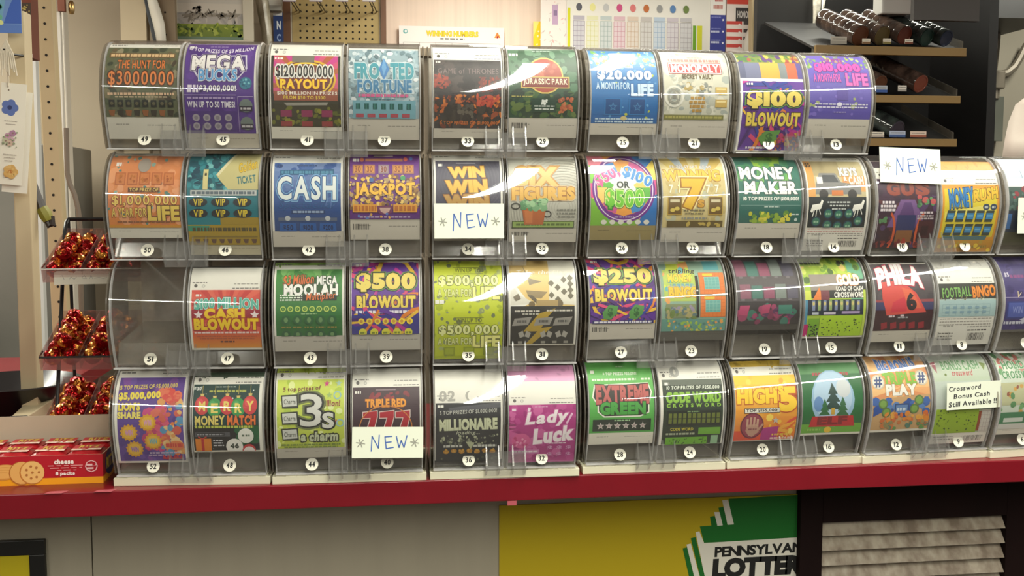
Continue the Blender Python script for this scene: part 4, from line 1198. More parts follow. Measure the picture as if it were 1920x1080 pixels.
def t40(a):
    a.bg((64, 42, 52)); a.G(3, 5, 12, 3.5, W_); a.R(34, 3, 64, 4.4, (140, 120, 128)); a.spots(14, [(130, 40, 50), (150, 50, 60)], 1.5, 3.6, 18, 8, 82, 16, 1.8)
    a.T('TRIPLE RED', 49, 22, 60, 10, (240, 160, 50), o=(130, 60, 40), b=.07)
    for x in (24, 49, 73):
        a.P([(x - 10, 34), (x + 13, 32), (x + 13, 42), (x + 4, 76), (x - 10, 76), (x + 1, 44), (x - 10, 44)], (226, 206, 200)); a.P([(x - 9, 35), (x + 12, 33), (x + 12, 41.5), (x + 2.5, 76), (x - 8, 76), (x + 2.4, 43), (x - 9, 43)], (176, 34, 50))
    a.ring(49, 58, 40, 1.4, (206, 130, 60), 34)

def t36(a):
    a.bg((40, 40, 44)); a.G(3, 3, 12, 4, W_); a.P([(20, 8), (100, 0), (100, 8), (20, 16)], (84, 84, 90))
    a.T('5 TOP PRIZES OF $1,000,000!', 50, 15, 88, 7, (190, 190, 180), b=.02, sl=.1, rot=-2); a.T('MILLIONAIRE', 50, 36, 88, 17, (206, 210, 176), o=(70, 74, 56), b=.08, rot=-1); a.T('loading...', 50, 51, 36, 8, (190, 194, 170), b=.02, sl=.3)
    a.spots(50, [(150, 154, 130), (96, 100, 84), (176, 180, 150)], 1, 2.8, 2, 54, 98, 72); a.G(12, 72, 42, 4, (206, 206, 196)); a.G(58, 72, 94, 4, (206, 206, 196)); a.P([(46, 66), (60, 68), (54, 80)], (180, 184, 150))
    for i in range(7):
        a.E(16 + i * 12, 84 - (i % 2) * 1.5, 4.6, (186, 130, 44), 3.6); a.spots(4, [(206, 160, 70)], 1, 2, 13 + i * 12, 80, 19 + i * 12, 86)
    a.spots(12, [(70, 74, 60), (96, 100, 80)], 1.5, 3, 6, 93, 96, 99)

def t32(a):
    a.bg((176, 50, 130)); a.spots(60, [(190, 70, 144), (160, 40, 118), (206, 96, 160)], 3, 8); a.G(4, 6, 10, 4, (236, 210, 226)); a.G(38, 3, 58, 1.4, (214, 150, 190))
    a.L([(30, 6), (26, 30)], 4, (236, 214, 228)); a.L([(94, 16), (86, 32)], 3, (236, 190, 220))
    a.T('Lady', 56, 24, 60, 25, (246, 234, 238), o=(206, 110, 170), b=.05, sl=.25, rot=-4); a.T('Luck', 66, 52, 56, 24, (248, 236, 240), o=(206, 110, 170), b=.07, sl=.2, rot=-6)
    a.P([(0, 44), (22, 52), (10, 70), (0, 66)], (206, 90, 156)); a.E(18, 62, 14, (214, 90, 150), 12); a.spots(14, [(236, 150, 190), (190, 60, 120)], 1, 2.4, 8, 54, 28, 70)
    a.R(3, 78, 46, 86, (206, 120, 176)); a.G(5, 80, 44, 3, (240, 220, 232)); a.G(60, 66, 86, 2, (240, 214, 230))
    for i in range(3):
        for y in (76, 88):
            a.T('$', 62 + i * 14, y, 7, 8, (214, 150, 196), b=.04)

def t28(a):
    a.bg((110, 192, 96), (78, 164, 70)); a.G(5, 10, 11, 4, W_); a.G(46, 5, 58, 1.4, (190, 220, 180)); a.T('$ TOP PRIZES $50,000!', 50, 15, 52, 4, (232, 240, 224), b=.04); a.G(6, 21, 74, 2.6, (226, 236, 214)); a.G(82, 21, 97, 2.6, (226, 236, 214))
    a.P([(8, 29), (92, 27), (97, 40), (92, 58), (92, 70), (78, 76), (22, 76), (12, 68), (12, 58), (4, 46)], (236, 236, 222)); a.P([(10, 30.5), (90, 28.5), (95, 40), (90, 57), (90, 69), (77, 74), (23, 74), (14, 67), (14, 57), (6, 46)], (44, 40, 34))
    a.T('EXTREME', 51, 43, 80, 24, (190, 96, 92), o=(60, 24, 28), b=.07, bulge=-.1); a.T('GREEN', 51, 63, 68, 16, (70, 160, 64), o=(24, 60, 26), b=.09)
    a.R(5, 79, 95, 97, (24, 40, 30)); a.G(38, 80, 62, 2, (160, 200, 150))
    for i in range(6):
        a.star(17 + i * 13, 89, 6, (206, 196, 190)); a.star(17 + i * 13, 89, 3, (170, 150, 150))

def t24(a):
    a.bg((34, 50, 34)); a.R(0, 0, 100, 8, (96, 104, 92)); a.G(4, 4, 12, 4, W_); a.T('10 TOP PRIZES OF $250,000', 51, 12, 88, 5.5, (220, 226, 210), b=.04, sl=.15)
    a.T('CODE WORD', 51, 26, 90, 14, (140, 190, 60), o=(50, 90, 36), b=.08); a.T('CROSSWORD', 51, 38, 90, 5, (150, 200, 70), b=.06, sp=.6)
    a.R(6, 46, 96, 70, (22, 34, 22))
    for i in range(11):
        a.R(9 + i * 8, 50, 14.5 + i * 8, 66, (104, 116, 44)); a.R(9 + i * 8, 57.5, 14.5 + i * 8, 59, (50, 60, 30))
    a.G(40, 46.5, 60, 2, (120, 150, 100)); a.T('CODE WORD', 32, 75, 38, 4.5, (200, 190, 60), b=.05); a.G(6, 81, 54, 3, (170, 180, 150)); a.R(60, 73, 97, 84, (110, 170, 50)); a.R(6, 88, 76, 100, (110, 176, 44)); a.spots(26, [(50, 80, 30), (70, 110, 36)], 1, 1.8, 8, 90, 74, 99, 1, 4, False); a.R(82, 86, 94, 100, (150, 190, 150))

def t20(a):
    a.bg((246, 206, 66), (232, 124, 44)); a.spots(40, [(246, 190, 60), (240, 168, 52), (250, 216, 90)], 3, 8); a.swirl([(226, 110, 44), (240, 170, 60), (220, 80, 60)], 8, 40, 76, 100, 96)
    a.T('HIGH', 35, 30, 62, 20, (250, 208, 44), o=(196, 96, 30), b=.12); a.T('5', 85, 36, 22, 32, (250, 206, 50), o=(190, 84, 34), b=.12); a.T("'S", 72, 22, 12, 12, (250, 206, 50), o=(190, 84, 34), b=.09)
    a.R(14, 48, 72, 56, (60, 50, 44)); a.R(15, 49, 71, 55, (234, 232, 220)); a.T('TOP $155,000!', 43, 52, 52, 4.5, (60, 50, 44), b=.05)
    a.R(0, 84, 44, 100, (224, 80, 50)); a.P([(44, 80), (72, 78), (70, 100), (44, 100)], (176, 50, 130)); a.star(66, 68, 6, (196, 190, 176)); a.G(62, 90, 94, 3, (236, 190, 70)); a.G(60, 96, 98, 3, (236, 200, 190))
    a.E(28, 76, 19, (110, 40, 60), 21); a.E(28, 76, 17, (150, 60, 80), 19)
    a.P([(18, 84), (20, 74), (38, 74), (40, 86), (30, 94), (24, 92)], (196, 150, 130))
    for x, h in ((20, 66), (25.5, 63), (31, 63), (36.5, 66)):
        a.L([(x, 76), (x, h)], 3.4, (206, 164, 140))
    a.L([(39, 82), (45, 74)], 3.2, (196, 150, 130)); a.G(22, 80, 36, 3, (150, 90, 90))

def t16(a):
    a.bg((96, 150, 96), (22, 90, 44)); a.R(0, 14, 100, 84, (30, 104, 52)); a.G(20, 12, 80, 4, (170, 70, 70)); a.R(0, 86, 100, 100, (110, 170, 60)); a.E(50, 50, 36, (150, 186, 214), 44); a.E(50, 46, 32, (176, 204, 226), 38); a.E(68, 34, 12, (206, 212, 214), 14); a.E(26, 56, 8, (100, 140, 190), 12)
    for x, y, k in ((50, 30, 1), (36, 52, .6), (66, 50, .7)):
        for j in range(3):
            a.P([(x, y + j * 11 * k - 4), (x + (8 + j * 4) * k, y + j * 11 * k + 12 * k), (x - (8 + j * 4) * k, y + j * 11 * k + 12 * k)], (44, 104, 60) if k < 1 else (40, 70, 64))
    a.R(47, 62, 53, 72, (200, 160, 60)); a.P([(16, 74), (84, 74), (88, 90), (12, 90)], (190, 40, 44)); a.T('ELF', 50, 81, 46, 11, (130, 24, 34), b=.1); a.E(44, 95, 6, (230, 190, 60), 5); a.G(10, 93, 32, 3, (150, 196, 90))

def t12(a):
    a.bg((226, 158, 104)); a.rays(50, 40, 24, [(232, 170, 110), (222, 146, 92), (238, 190, 130)], 120); a.P([(0, 55), (100, 50), (100, 100), (0, 100)], (200, 160, 110))
    a.T('BIG BONUS', 50, 12, 66, 12, (90, 130, 200), o=(226, 230, 240), b=.06, arc=-3, rot=-2); a.T('TRIPLE', 50, 28, 56, 14, (130, 184, 60), o=(226, 140, 60), b=.09); a.T('PLAY', 50, 43, 50, 13, (240, 236, 226), o=(150, 130, 90), b=.1)
    for x, y in ((12, 32), (88, 28)):
        a.E(x, y, 11, (206, 196, 176)); a.E(x, y, 9, (236, 230, 214)); a.T('#', x, y, 12, 13, (60, 80, 130), b=.04)
    a.spots(30, [(60, 100, 170), (90, 130, 190), (44, 80, 150)], 4, 8, 2, 58, 98, 76); a.P([(2, 66), (18, 60), (20, 72), (2, 80)], (40, 80, 160))
    for x, y in ((18, 62), (24, 74), (80, 58), (72, 70)):
        a.E(x, y, 8, (90, 120, 60)); a.E(x, y, 5.6, (120, 160, 70))
    a.R(38, 62, 62, 78, (40, 70, 120)); a.R(40, 64, 60, 76, (96, 130, 180)); a.G(42, 68, 58, 4, (200, 214, 226)); a.spots(30, [(226, 140, 50), (232, 170, 70), (214, 110, 50)], 2.5, 5, 14, 76, 98, 88); a.spots(22, [(100, 150, 80), (150, 140, 90), (90, 130, 110), (206, 120, 60)], 3, 5, 14, 88, 96, 98)

def t9(a):
    a.bg((196, 206, 190), (170, 190, 150)); a.T('BONUS CASH', 52, 11, 66, 9, (110, 160, 110), o=(214, 222, 206), b=.05, bulge=.2); a.T('crossword', 52, 20, 36, 7, (190, 90, 90), b=.03, sl=.2); a.P([(0, 8), (10, 6), (8, 20)], (170, 100, 110)); a.P([(88, 8), (98, 10), (92, 18)], (120, 140, 70)); a.E(22, 22, 2, (110, 130, 60))
    a.R(0, 30, 100, 68, (190, 200, 190)); a.R(2, 66, 78, 100, (150, 180, 40)); a.spots(40, [(50, 66, 24), (80, 100, 30)], 1, 2, 4, 68, 76, 98, 1, 4, False); a.R(78, 70, 83, 98, (150, 70, 40)); a.R(83, 68, 100, 100, (206, 200, 190)); a.grid(84, 70, 99, 98, 3, 5, (170, 150, 150), .5)

def t4(a):
    a.bg((190, 216, 232)); a.R(0, 0, 100, 16, (206, 228, 240)); a.L([(30, 4), (30, 26)], .7, (40, 60, 80)); a.R(0, 24, 100, 36, (238, 238, 232)); a.R(0, 34, 100, 62, (66, 90, 84)); a.spots(60, [(150, 60, 70), (90, 120, 110), (50, 76, 70), (110, 140, 130)], 2, 6, 0, 36, 100, 62); a.R(0, 62, 100, 100, (30, 44, 66)); a.R(0, 66, 8, 84, (60, 110, 170)); a.R(0, 88, 100, 100, (80, 78, 50))

def t5(a):
    a.bg((64, 54, 112)); a.spots(30, [(74, 62, 124), (54, 44, 100)], 4, 9); a.T('$5', 9, 24, 8, 6, (220, 214, 230), b=.03); a.G(14, 24, 48, 4, (130, 60, 120)); a.R(0, 54, 60, 55, (150, 140, 180)); a.R(4, 60, 44, 84, (50, 60, 130)); a.R(7, 62, 41, 82, (76, 90, 166)); a.T('WIN', 24, 72, 18, 9, (130, 140, 200), b=.04); a.R(62, 30, 96, 86, (76, 96, 190)); a.L([(24, 46), (24, 54), (30, 48)], 1.2, (226, 206, 170)); a.G(2, 88, 50, 4, (206, 206, 220)); a.P([(30, 86), (40, 82), (44, 90)], (200, 200, 214))

def t6(a):
    a.bg((206, 216, 200)); a.spots(50, [(110, 160, 110), (200, 120, 110), (150, 190, 150), (226, 230, 216)], 3, 7, 0, 0, 100, 24); a.T('HOLIDAY', 42, 14, 60, 9, (90, 150, 100), o=(236, 236, 226), b=.05); a.T('CROSSWORD', 42, 26, 70, 9, (90, 150, 100), o=(236, 236, 226), b=.05); a.R(0, 36, 100, 66, (190, 190, 150)); a.spots(36, [(90, 140, 90), (206, 160, 80), (150, 90, 70), (120, 170, 110)], 3, 6, 0, 36, 100, 76); a.R(0, 76, 100, 92, (70, 130, 90)); a.R(8, 84, 44, 90, (214, 220, 210)); a.R(0, 93, 100, 100, (214, 212, 204))

# number: sticker row on the photo, then the photo rows of paper top, print top, print bottom, paper bottom; colour of the stub below; label
GREYSTUB = (205, 198, 184)
STUB = (226, 221, 206)
SCL = (1.331, 1.322, 1.306, 1.236, 1.180, 1.089, 1.03)     # photo pixels per mm in each column
TK = {
 49: (262.5, 82, 90, 222, 262, STUB, t49, 'camouflage scratch tickets with orange lettering in the bin with sticker 49'),
 45: (262.5, 78, 80, 251, 280, (196, 188, 170), t45, 'purple scratch tickets with white and blue lettering in the bin with sticker 45'),
 41: (264, 76, 107, 240, 262, STUB, t41, 'magenta and black scratch tickets with a yellow oval in the bin with sticker 41'),
 37: (263.5, 88, 91, 223, 262, GREYSTUB, t37, 'icy blue gem-patterned scratch tickets in the bin with sticker 37'),
 33: (263.5, 80, 112, 240, 258, GREYSTUB, t33, 'dark scratch tickets with orange flames in the bin with sticker 33'),
 29: (263, 82, 84, 219, 256, GREYSTUB, t29, 'dark green scratch tickets with a round red emblem in the bin with sticker 29'),
 25: (266, 84, 92, 232, 252, GREYSTUB, t25, 'blue scratch tickets with two dark squares in the bin with sticker 25'),
 21: (267, 88, 100, 226, 258, GREYSTUB, t21, 'silver scratch tickets with a red title bar in the bin with sticker 21'),
 17: (271, 99, 100, 282, 284, STUB, t17, 'rainbow swirl scratch tickets with yellow lettering in the bin with sticker 17'),
 13: (273, 105, 108, 228, 262, GREYSTUB, t13, 'violet scratch tickets with pink lettering in the bin with sticker 13'),
 50: (471, 286, 292, 428, 448, STUB, t50, 'orange scratch tickets with a row of brown squares in the bin with sticker 50'),
 46: (468, 281, 283, 458, 478, (200, 190, 160), t46, 'teal and gold scratch tickets with dark ovals in the bin with sticker 46'),
 42: (467.5, 288, 303, 432, 462, GREYSTUB, t42, 'blue scratch tickets with large white lettering in the bin with sticker 42'),
 38: (467, 281, 283, 408, 448, GREYSTUB, t38, 'purple scratch tickets with golden lettering in the bin with sticker 38'),
 34: (466, 286, 298, 420, 450, GREYSTUB, t34, 'dark grey scratch tickets with gold lettering behind the white card at sticker 34'),
 30: (463, 286, 290, 424, 450, GREYSTUB, t30, 'silver scratch tickets with an orange pot in the bin with sticker 30'),
 26: (463, 283, 285, 421, 448, (150, 134, 84), t26, 'rainbow scratch tickets with a purple ring in the bin with sticker 26'),
 22: (463, 286, 295, 425, 452, GREYSTUB, t22, 'cream and gold scratch tickets with a big seven in the bin with sticker 22'),
 18: (464, 291, 293, 420, 448, GREYSTUB, t18, 'teal green scratch tickets with white block lettering in the bin with sticker 18'),
 14: (464, 292, 309, 428, 471, (232, 228, 216), t14, 'tan and black scratch tickets with a grey car in the bin with sticker 14'),
 10: (464, 320, 350, 466, 468, K_, t10, 'dark purple and red scratch tickets below the white card at sticker 10'),
 7: (463, 318, 358, 473, 474, STUB, t7, 'yellow and orange scratch tickets with blue boxes in the bin with sticker 7'),
 47: (671, 497, 538, 650, 654, STUB, t47, 'red and orange scratch tickets below a blank white stub in the bin with sticker 47'),
 43: (669, 488, 500, 625, 656, (196, 190, 178), t43, 'green scratch tickets with a white border in the bin with sticker 43'),
 39: (667, 484, 487, 621, 654, (196, 190, 178), t39, 'rainbow scratch tickets with a row of yellow dots in the bin with sticker 39'),
 35: (665, 484, 485, 672, 673, LIME, t35, 'lime yellow scratch tickets reaching below sticker 35'),
 31: (662, 481, 482, 641, 644, STUB, t31, 'yellow and black scratch tickets with checkered flags in the bin with sticker 31'),
 27: (659, 481, 487, 603, 634, GREYSTUB, t27, 'rainbow scratch tickets with two green shapes in the bin with sticker 27'),
 23: (656, 487, 489, 617, 636, (90, 88, 80), t23, 'teal scratch tickets with two orange squares in the bin with sticker 23'),
 19: (654, 481, 483, 607, 618, (70, 66, 62), t19, 'dim grey scratch tickets with pink and teal bars in the bin with sticker 19'),
 15: (650.5, 481, 482, 628, 632, STUB, t15, 'lime green scratch tickets with a black crossword grid in the bin with sticker 15'),
 11: (648, 506, 508, 620, 640, GREYSTUB, t11, 'dark grey scratch tickets with a red jersey in the bin with sticker 11'),
 8: (647, 500, 540, 597, 648, (230, 227, 216), t8, 'pale scratch tickets with green and orange lettering in the bin with sticker 8'),
 52: (872.5, 691, 702, 862, 866, STUB, t52, 'purple scratch tickets with four gold bursts in the bin with sticker 52'),
 48: (870, 692, 712, 839, 842, STUB, t48, 'dark green scratch tickets with five hanging ornaments in the bin with sticker 48'),
 44: (869, 686, 705, 835, 856, (190, 184, 170), t44, 'yellow green scratch tickets with a large silver three in the bin with sticker 44'),
 40: (865.5, 686, 717, 850, 860, GREYSTUB, t40, 'dark red scratch tickets behind the white card at sticker 40'),
 36: (861, 687, 746, 862, 866, K_, t36, 'black scratch tickets below a long white stub in the bin with sticker 36'),
 32: (856, 678, 747, 863, 866, (190, 90, 150), t32, 'magenta scratch tickets below a long white stub in the bin with sticker 32'),
 28: (851, 676, 677, 807, 830, STUB, t28, 'bright green scratch tickets with a row of stars in the bin with sticker 28'),
 24: (846, 675, 706, 829, 830, STUB, t24, 'black and green scratch tickets below a white stub in the bin with sticker 24'),
 20: (841, 681, 704, 822, 824, STUB, t20, 'yellow and orange scratch tickets with a raised hand in the bin with sticker 20'),
 16: (836, 678, 682, 808, 812, STUB, t16, 'green scratch tickets with a snow globe in the bin with sticker 16'),
 12: (830, 674, 680, 802, 806, STUB, t12, 'orange scratch tickets with blue and green lettering in the bin with sticker 12'),
 9: (826, 672, 678, 810, 830, (230, 226, 214), t9, 'pale green scratch tickets behind the handwritten card at sticker 9'),
 4: (461, 291, 293, 455, 460, (84, 80, 60), t4, 'pale blue and dark scratch tickets cut by the picture edge at sticker 4'),
 5: (642, 479, 486, 618, 622, (100, 96, 90), t5, 'dark blue-violet scratch tickets cut by the picture edge at sticker 5'),
 6: (820, 664, 678, 800, 810, STUB, t6, 'white and green scratch tickets cut by the picture edge at sticker 6'),
}
BORDERED = {41: (1.5, 98.5), 33: (1, 98), 42: (3, 97), 34: (3, 97), 43: (3, 97), 44: (2, 98), 48: (1, 95), 47: (3, 100), 24: (4, 98), 36: (1, 97), 40: (1, 98), 45: (0, 97), 22: (0, 97), 14: (2, 96), 52: (4, 97), 39: (1, 98), 31: (2, 97)}
BAND = {17: None, 7: (228, 156, 80), 20: (226, 190, 70), 44: (196, 214, 70), 32: (226, 160, 200), 43: (150, 190, 90), 48: (60, 80, 60), 10: (54, 36, 50), 47: None, 8: (214, 212, 204)}
STACK = MB().box(-.049, .049, .050, .092, .040, .128).mesh('fanfold_stack', mat('fanfold_edges', (196, 190, 176), .8, rgb2=(150, 144, 134), scale=200, stretch=(.02, .02, 1)))

def ticket(n):
    ys, pt, a0, b0, pb, stub, fn, label = TK[n]
    (c, r), side = next((k, -1 if v[0] == n else 1) for k, v in NUMS.items() if n in v)
    mm = lambda p: min((ys - p) / SCL[c], 138.2)
    top, p0, p1, bot = mm(pt), mm(a0), mm(b0), max(mm(pb), -11.5)
    a = Art(100, top - bot, n)
    a.R(0, 0, 100, 100, (236, 233, 222))
    if p0 < top - 4:                                   # the stub of the ticket above
        hd = top - p0
        a.frame(0, 0, 100, hd)
        if BAND.get(n):
            a.R(0, 0, 100, 38, BAND[n])
            a.spots(10, [tuple(int(v * .9) for v in BAND[n])], 2, 5, 0, 2, 100, 34, .5)
        k = 100 / hd
        a.G(3, 100 - 11 * k if hd > 14 else 20, 24, 1.4 * k, (120, 118, 112)); a.G(62, 100 - 9 * k if hd > 14 else 30, 96, 1.2 * k, (150, 148, 140))
        if hd > 14:
            a.E(8, 100 - 6 * k, 2.4, (96, 92, 88)); a.E(19, 100 - 5.6 * k, 2.4, (190, 188, 180)); a.E(19, 100 - 5.6 * k, 1.3, (226, 224, 214))
            a.G(60, 100 - 3 * k, 97, 1.1 * k, (110, 108, 104))
        if n == 36:
            a.T('02', 18, 78, 22, 30, (170, 168, 160), b=.05); a.T('(', 48, 78, 5, 28, (170, 168, 160), b=.05)
        if n == 24:
            a.T('0', 26, 58, 12, 50, (170, 170, 164), b=.06)
    a.frame(0, top - p1, 100, top - bot)
    a.bg(stub)
    if p1 - bot > 8:
        a.G(55, 34, 96, 4, tuple(int(v * .72) for v in stub)); a.G(12, 30, 30, 5, tuple(int(v * .76) for v in stub))
        if n in (38, 29, 27, 30):
            a.bars(4, 24, 26, 52, (70, 66, 62))
        if n in (14, 8):
            kx = (150, 144, 136) if n == 8 else (196, 120, 116)
            for i, y in enumerate((6, 16, 26)):
                a.G(4, y, 96, 3, kx if i < 2 else (140, 134, 126))
            a.bars(58, 58, 88, 84, (80, 76, 72)); a.G(56, 46, 90, 4, (70, 66, 64))
            for y in (56, 66, 76):
                a.G(6, y, 32, 4, (110, 106, 100))
        if n == 9:
            a.bars(60, 30, 92, 80, (90, 86, 80)); a.G(6, 30, 40, 8, (120, 116, 110)); a.G(6, 54, 40, 8, (120, 116, 110))
    x0, x1 = BORDERED.get(n, (0, 100))
    a.frame(x0, top - p0, x1, top - p1)
    fn(a)
    d = .0042
    def fm(x, y, l):
        z = (top - y) / 1000
        e = .0004
        s = (prof(z + e / 2, d) - prof(z - e / 2, d)) / e
        N = np.array([0, -1, s]); N = N / math.sqrt(1 + s * s)
        return np.array([x / 1000 - .05, prof(z, d), z]) + N * l, N
    cuts = []
    y = 0
    while y < top - bot:
        y += .8 if top - y > 130 else 3.0
        cuts.append(y)
    org, yw = col_origin(c, r)
    u = np.array([math.cos(yw), math.sin(yw), 0])
    o = link('scratch_ticket_strip', a.mesh('scratch_ticket_strip', PRINT, fm, cuts), loc=org + u * side * SPAN / 2)
    o.rotation_euler = (0, 0, yw)
    link('fanfold_stack', STACK, o)
    return tag(o, label, 'lottery tickets', 'strips of scratch tickets in the dispenser bins')

for n in TK:
    ticket(n)

# ------------------------------------------------------------------ handwritten cards taped to the covers
BLUE_PEN, GREY_PEN = (70, 104, 176), (150, 150, 140)

def asterisk(a, x, y, r):
    for t in (10, 70, 130):
        c, s = math.cos(math.radians(t)), math.sin(math.radians(t))
        k = a.fw / a.fh
        a.L([(x - r * c, y - r * s * k), (x + r * c, y + r * s * k)], 1.3, GREY_PEN)

def new_card(a):
    a.L([(27, 78), (28, 30), (37, 68), (38, 26)], 1.7, BLUE_PEN)
    a.L([(56, 30), (46, 32), (48, 70), (58, 66)], 1.7, BLUE_PEN); a.L([(47, 50), (55, 48)], 1.7, BLUE_PEN)
    a.L([(62, 30), (66, 66), (69, 44), (73, 66), (77, 28)], 1.7, BLUE_PEN)
    asterisk(a, 12, 52, 6); asterisk(a, 88, 50, 6)

def pen_card(a):
    for s, x, y, w, h in (('Crossword', 33, 20, 58, 17), ('Bonus Cash', 46, 48, 66, 16), ('Still Available !!', 48, 77, 88, 18)):
        a.T(s, x, y, w, h, (44, 42, 46), b=.03, sl=.08, rot=-2)

def note(c, r, x, zt, w, h, y, lean, fn, label, roll=0.0):
    org, yw = col_origin(c, r)
    a = Art(w, h, 5, .05)
    fn(a)
    u = np.array([math.cos(yw), math.sin(yw), 0]); bk = np.array([-math.sin(yw), math.cos(yw), 0]); up = np.array([0, 0, 1.0])
    V = -(up * math.cos(lean) + bk * math.sin(lean))
    U = u * math.cos(roll) + V * math.sin(roll)
    V = V * math.cos(roll) - u * math.sin(roll)
    O = org + u * (x - w / 2000) + bk * y + up * zt
    tag(card('note_card', a, O, U, V, .0004, (226, 230, 212)), label, 'note', 'handwritten cards taped to the dispensers')

HS = SPAN / 2
note(2, 1, -HS + .0005, .0665, 101, 50.5, -.0246, 0.06, new_card, 'white card with blue handwritten letters taped above sticker 34')
note(1, 3, HS + .0015, .0575, 103, 45, -.0242, 0.10, new_card, 'white card with blue handwritten letters taped above sticker 40', .02)
note(5, 1, -HS + .006, .1540, 104, 55, -.0098, 0.16, new_card, 'white card with blue handwritten letters standing up above sticker 10', .03)
note(5, 3, HS + .012, .0985, 96, 43, -.0250, 0.0, pen_card, 'white card with three lines of black handwriting above sticker 9', -.02)
note(6, 1, -HS + .012, .0760, 100, 56, -.0250, 0.0, new_card, 'white handwritten card cut by the right picture edge above sticker 4')
# ------------------------------------------------------------------ left end of the counter: chocolate rack
def wire(name, pts, r, m, parent, off):
    return MB().tube([np.array(p) - off for p in pts], r).obj(name, m, parent, smooth=True)

RY = .19                                   # front edge of the trays
blk = mat('black_wire', (20, 19, 20), .4)
lips = [at(80, 503, RY)[2], at(74, 668, RY)[2], at(80, 800, RY)[2]]
xl = [at(80, 503, RY)[0], at(76, 668, RY)[0], at(78, 800, RY)[0]]
xr = xl[1] + .236
base = np.array([(xl[1] + xr) / 2, RY + .10, HC])
rack = thing('candy_rack', base, 'black wire rack with three clear trays beside the leftmost dispensers', 'rack')
TILT = math.radians(21)
DEP = .150
xf = xl[1] + .012
ztop = at(120, 411, RY + .14)[2]
zb = HC + .003
for x in (xf, xr - .012):
    y0, y1 = RY + .030, RY + .150
    wire('frame_wire', [(x, y0 - .02, zb), (x, y0, zb + .05), (x, y0 + .085, ztop - .02), (x, y0 + .095, ztop - .006), (x, y0 + .11, ztop)], .0032, blk, rack, base)
    wire('frame_wire', [(x, y0 - .02, zb), (x, y1, zb), (x, y0 + .11, ztop)], .0028, blk, rack, base)
wire('top_wire', [(xf, RY + .140, ztop), (xr - .012, RY + .140, ztop)], .0032, blk, rack, base)
TRAYCLEAR = clear('pink_tinted_tray', tint=(.96, .90, .89), haze=.13, haze_rgb=(214, 180, 176))
ct, st = math.cos(TILT), math.sin(TILT)

def tray_point(k, x, d, h):
    """Point of tray k: x across, d up the slope from the lip, h off its bottom."""
    return np.array([xl[k] + x, RY + d * ct - h * st, lips[k] - .022 + d * st + h * ct])

WT = .232
for k in range(3):
    def slab(x0, x1, d0, d1, h0, h1):
        p = [tray_point(k, x, d, h) - base for h in (h0, h1) for d in (d0, d1) for x in (x0, x1)]
        return p
    mb = MB()
    F = [(0, 2, 3, 1), (4, 5, 7, 6), (0, 1, 5, 4), (2, 6, 7, 3), (0, 4, 6, 2), (1, 3, 7, 5)]
    mb.add(slab(0, WT, 0, DEP, 0, .0016), F).add(slab(0, WT, -.0016, 0, 0, .022), F).add(slab(0, WT, DEP - .0016, DEP, .0016, .030), F)
    for x in (0, WT - .0016):
        mb.add(slab(x, x + .0016, 0, DEP - .0016, .0016, .026), F)
    tr = mb.obj('tray', TRAYCLEAR, rack)
    for x in (.060, .121, .181):
        MB().add(slab(x, x + .0014, 0, DEP - .0016, .0016, .027), F).obj('tray_divider', TRAYCLEAR, tr)
    pr = [tray_point(k, x, d, .0225) - base for x, d in ((0, .02), (0, 0), (WT, 0), (WT, .02))]
    MB().tube(pr, .0018).obj('rim_wire', mat('shiny_wire', (190, 186, 180), .2, 1.0) if k == 0 else blk, tr, smooth=True)
a_, b_ = at(101, 508, RY - .004), at(206, 506, RY - .004)
art = Art((b_[0] - a_[0]) * 1000, 22, 4, .05)
for q_ in ([(12, 40), (15, 34), (18, 62)], [(28, 60), (30, 46), (36, 62), (40, 48)], [(50, 50), (54, 36), (58, 58), (51, 56)], [(64, 60), (66, 36), (69, 60)], [(72, 58), (80, 52), (88, 60), (95, 54)]):
    art.L(q_, .7, (160, 156, 148))
card('price_card', art, a_ - base, (b_ - a_) / np.linalg.norm(b_ - a_), (0, -.08, -.9968), .0008, (226, 220, 204), parent=rack)

# foil-wrapped chocolates
foil = bpy.data.materials.new('red_gold_foil')
foil.use_nodes = True
nt = foil.node_tree
bs = nt.nodes['Principled BSDF']
bs.inputs['Metallic'].default_value = .85
bs.inputs['Roughness'].default_value = .26
tc, n1, rp, bp, n2 = (nt.nodes.new(k) for k in ('ShaderNodeTexCoord', 'ShaderNodeTexNoise', 'ShaderNodeValToRGB', 'ShaderNodeBump', 'ShaderNodeTexVoronoi'))
n1.inputs['Scale'].default_value = 70
n1.inputs['Detail'].default_value = 3
oi, va = nt.nodes.new('ShaderNodeObjectInfo'), nt.nodes.new('ShaderNodeVectorMath')
nt.links.new(tc.outputs['Object'], va.inputs[0]); nt.links.new(oi.outputs['Random'], va.inputs[1])
nt.links.new(va.outputs[0], n1.inputs['Vector'])
e = rp.color_ramp.elements
e[0].position, e[0].color = .50, (*lin((158, 14, 18)), 1)
e[1].position, e[1].color = .60, (*lin((232, 158, 70)), 1)
n2.inputs['Scale'].default_value = 160
bp.inputs['Strength'].default_value = .8
bp.inputs['Distance'].default_value = .002
nt.links.new(n1.outputs['Fac'], rp.inputs[0]); nt.links.new(rp.outputs[0], bs.inputs['Base Color'])
nt.links.new(va.outputs[0], n2.inputs['Vector']); nt.links.new(n2.outputs['Distance'], bp.inputs['Height']); nt.links.new(bp.outputs[0], bs.inputs['Normal'])
BALLS = []
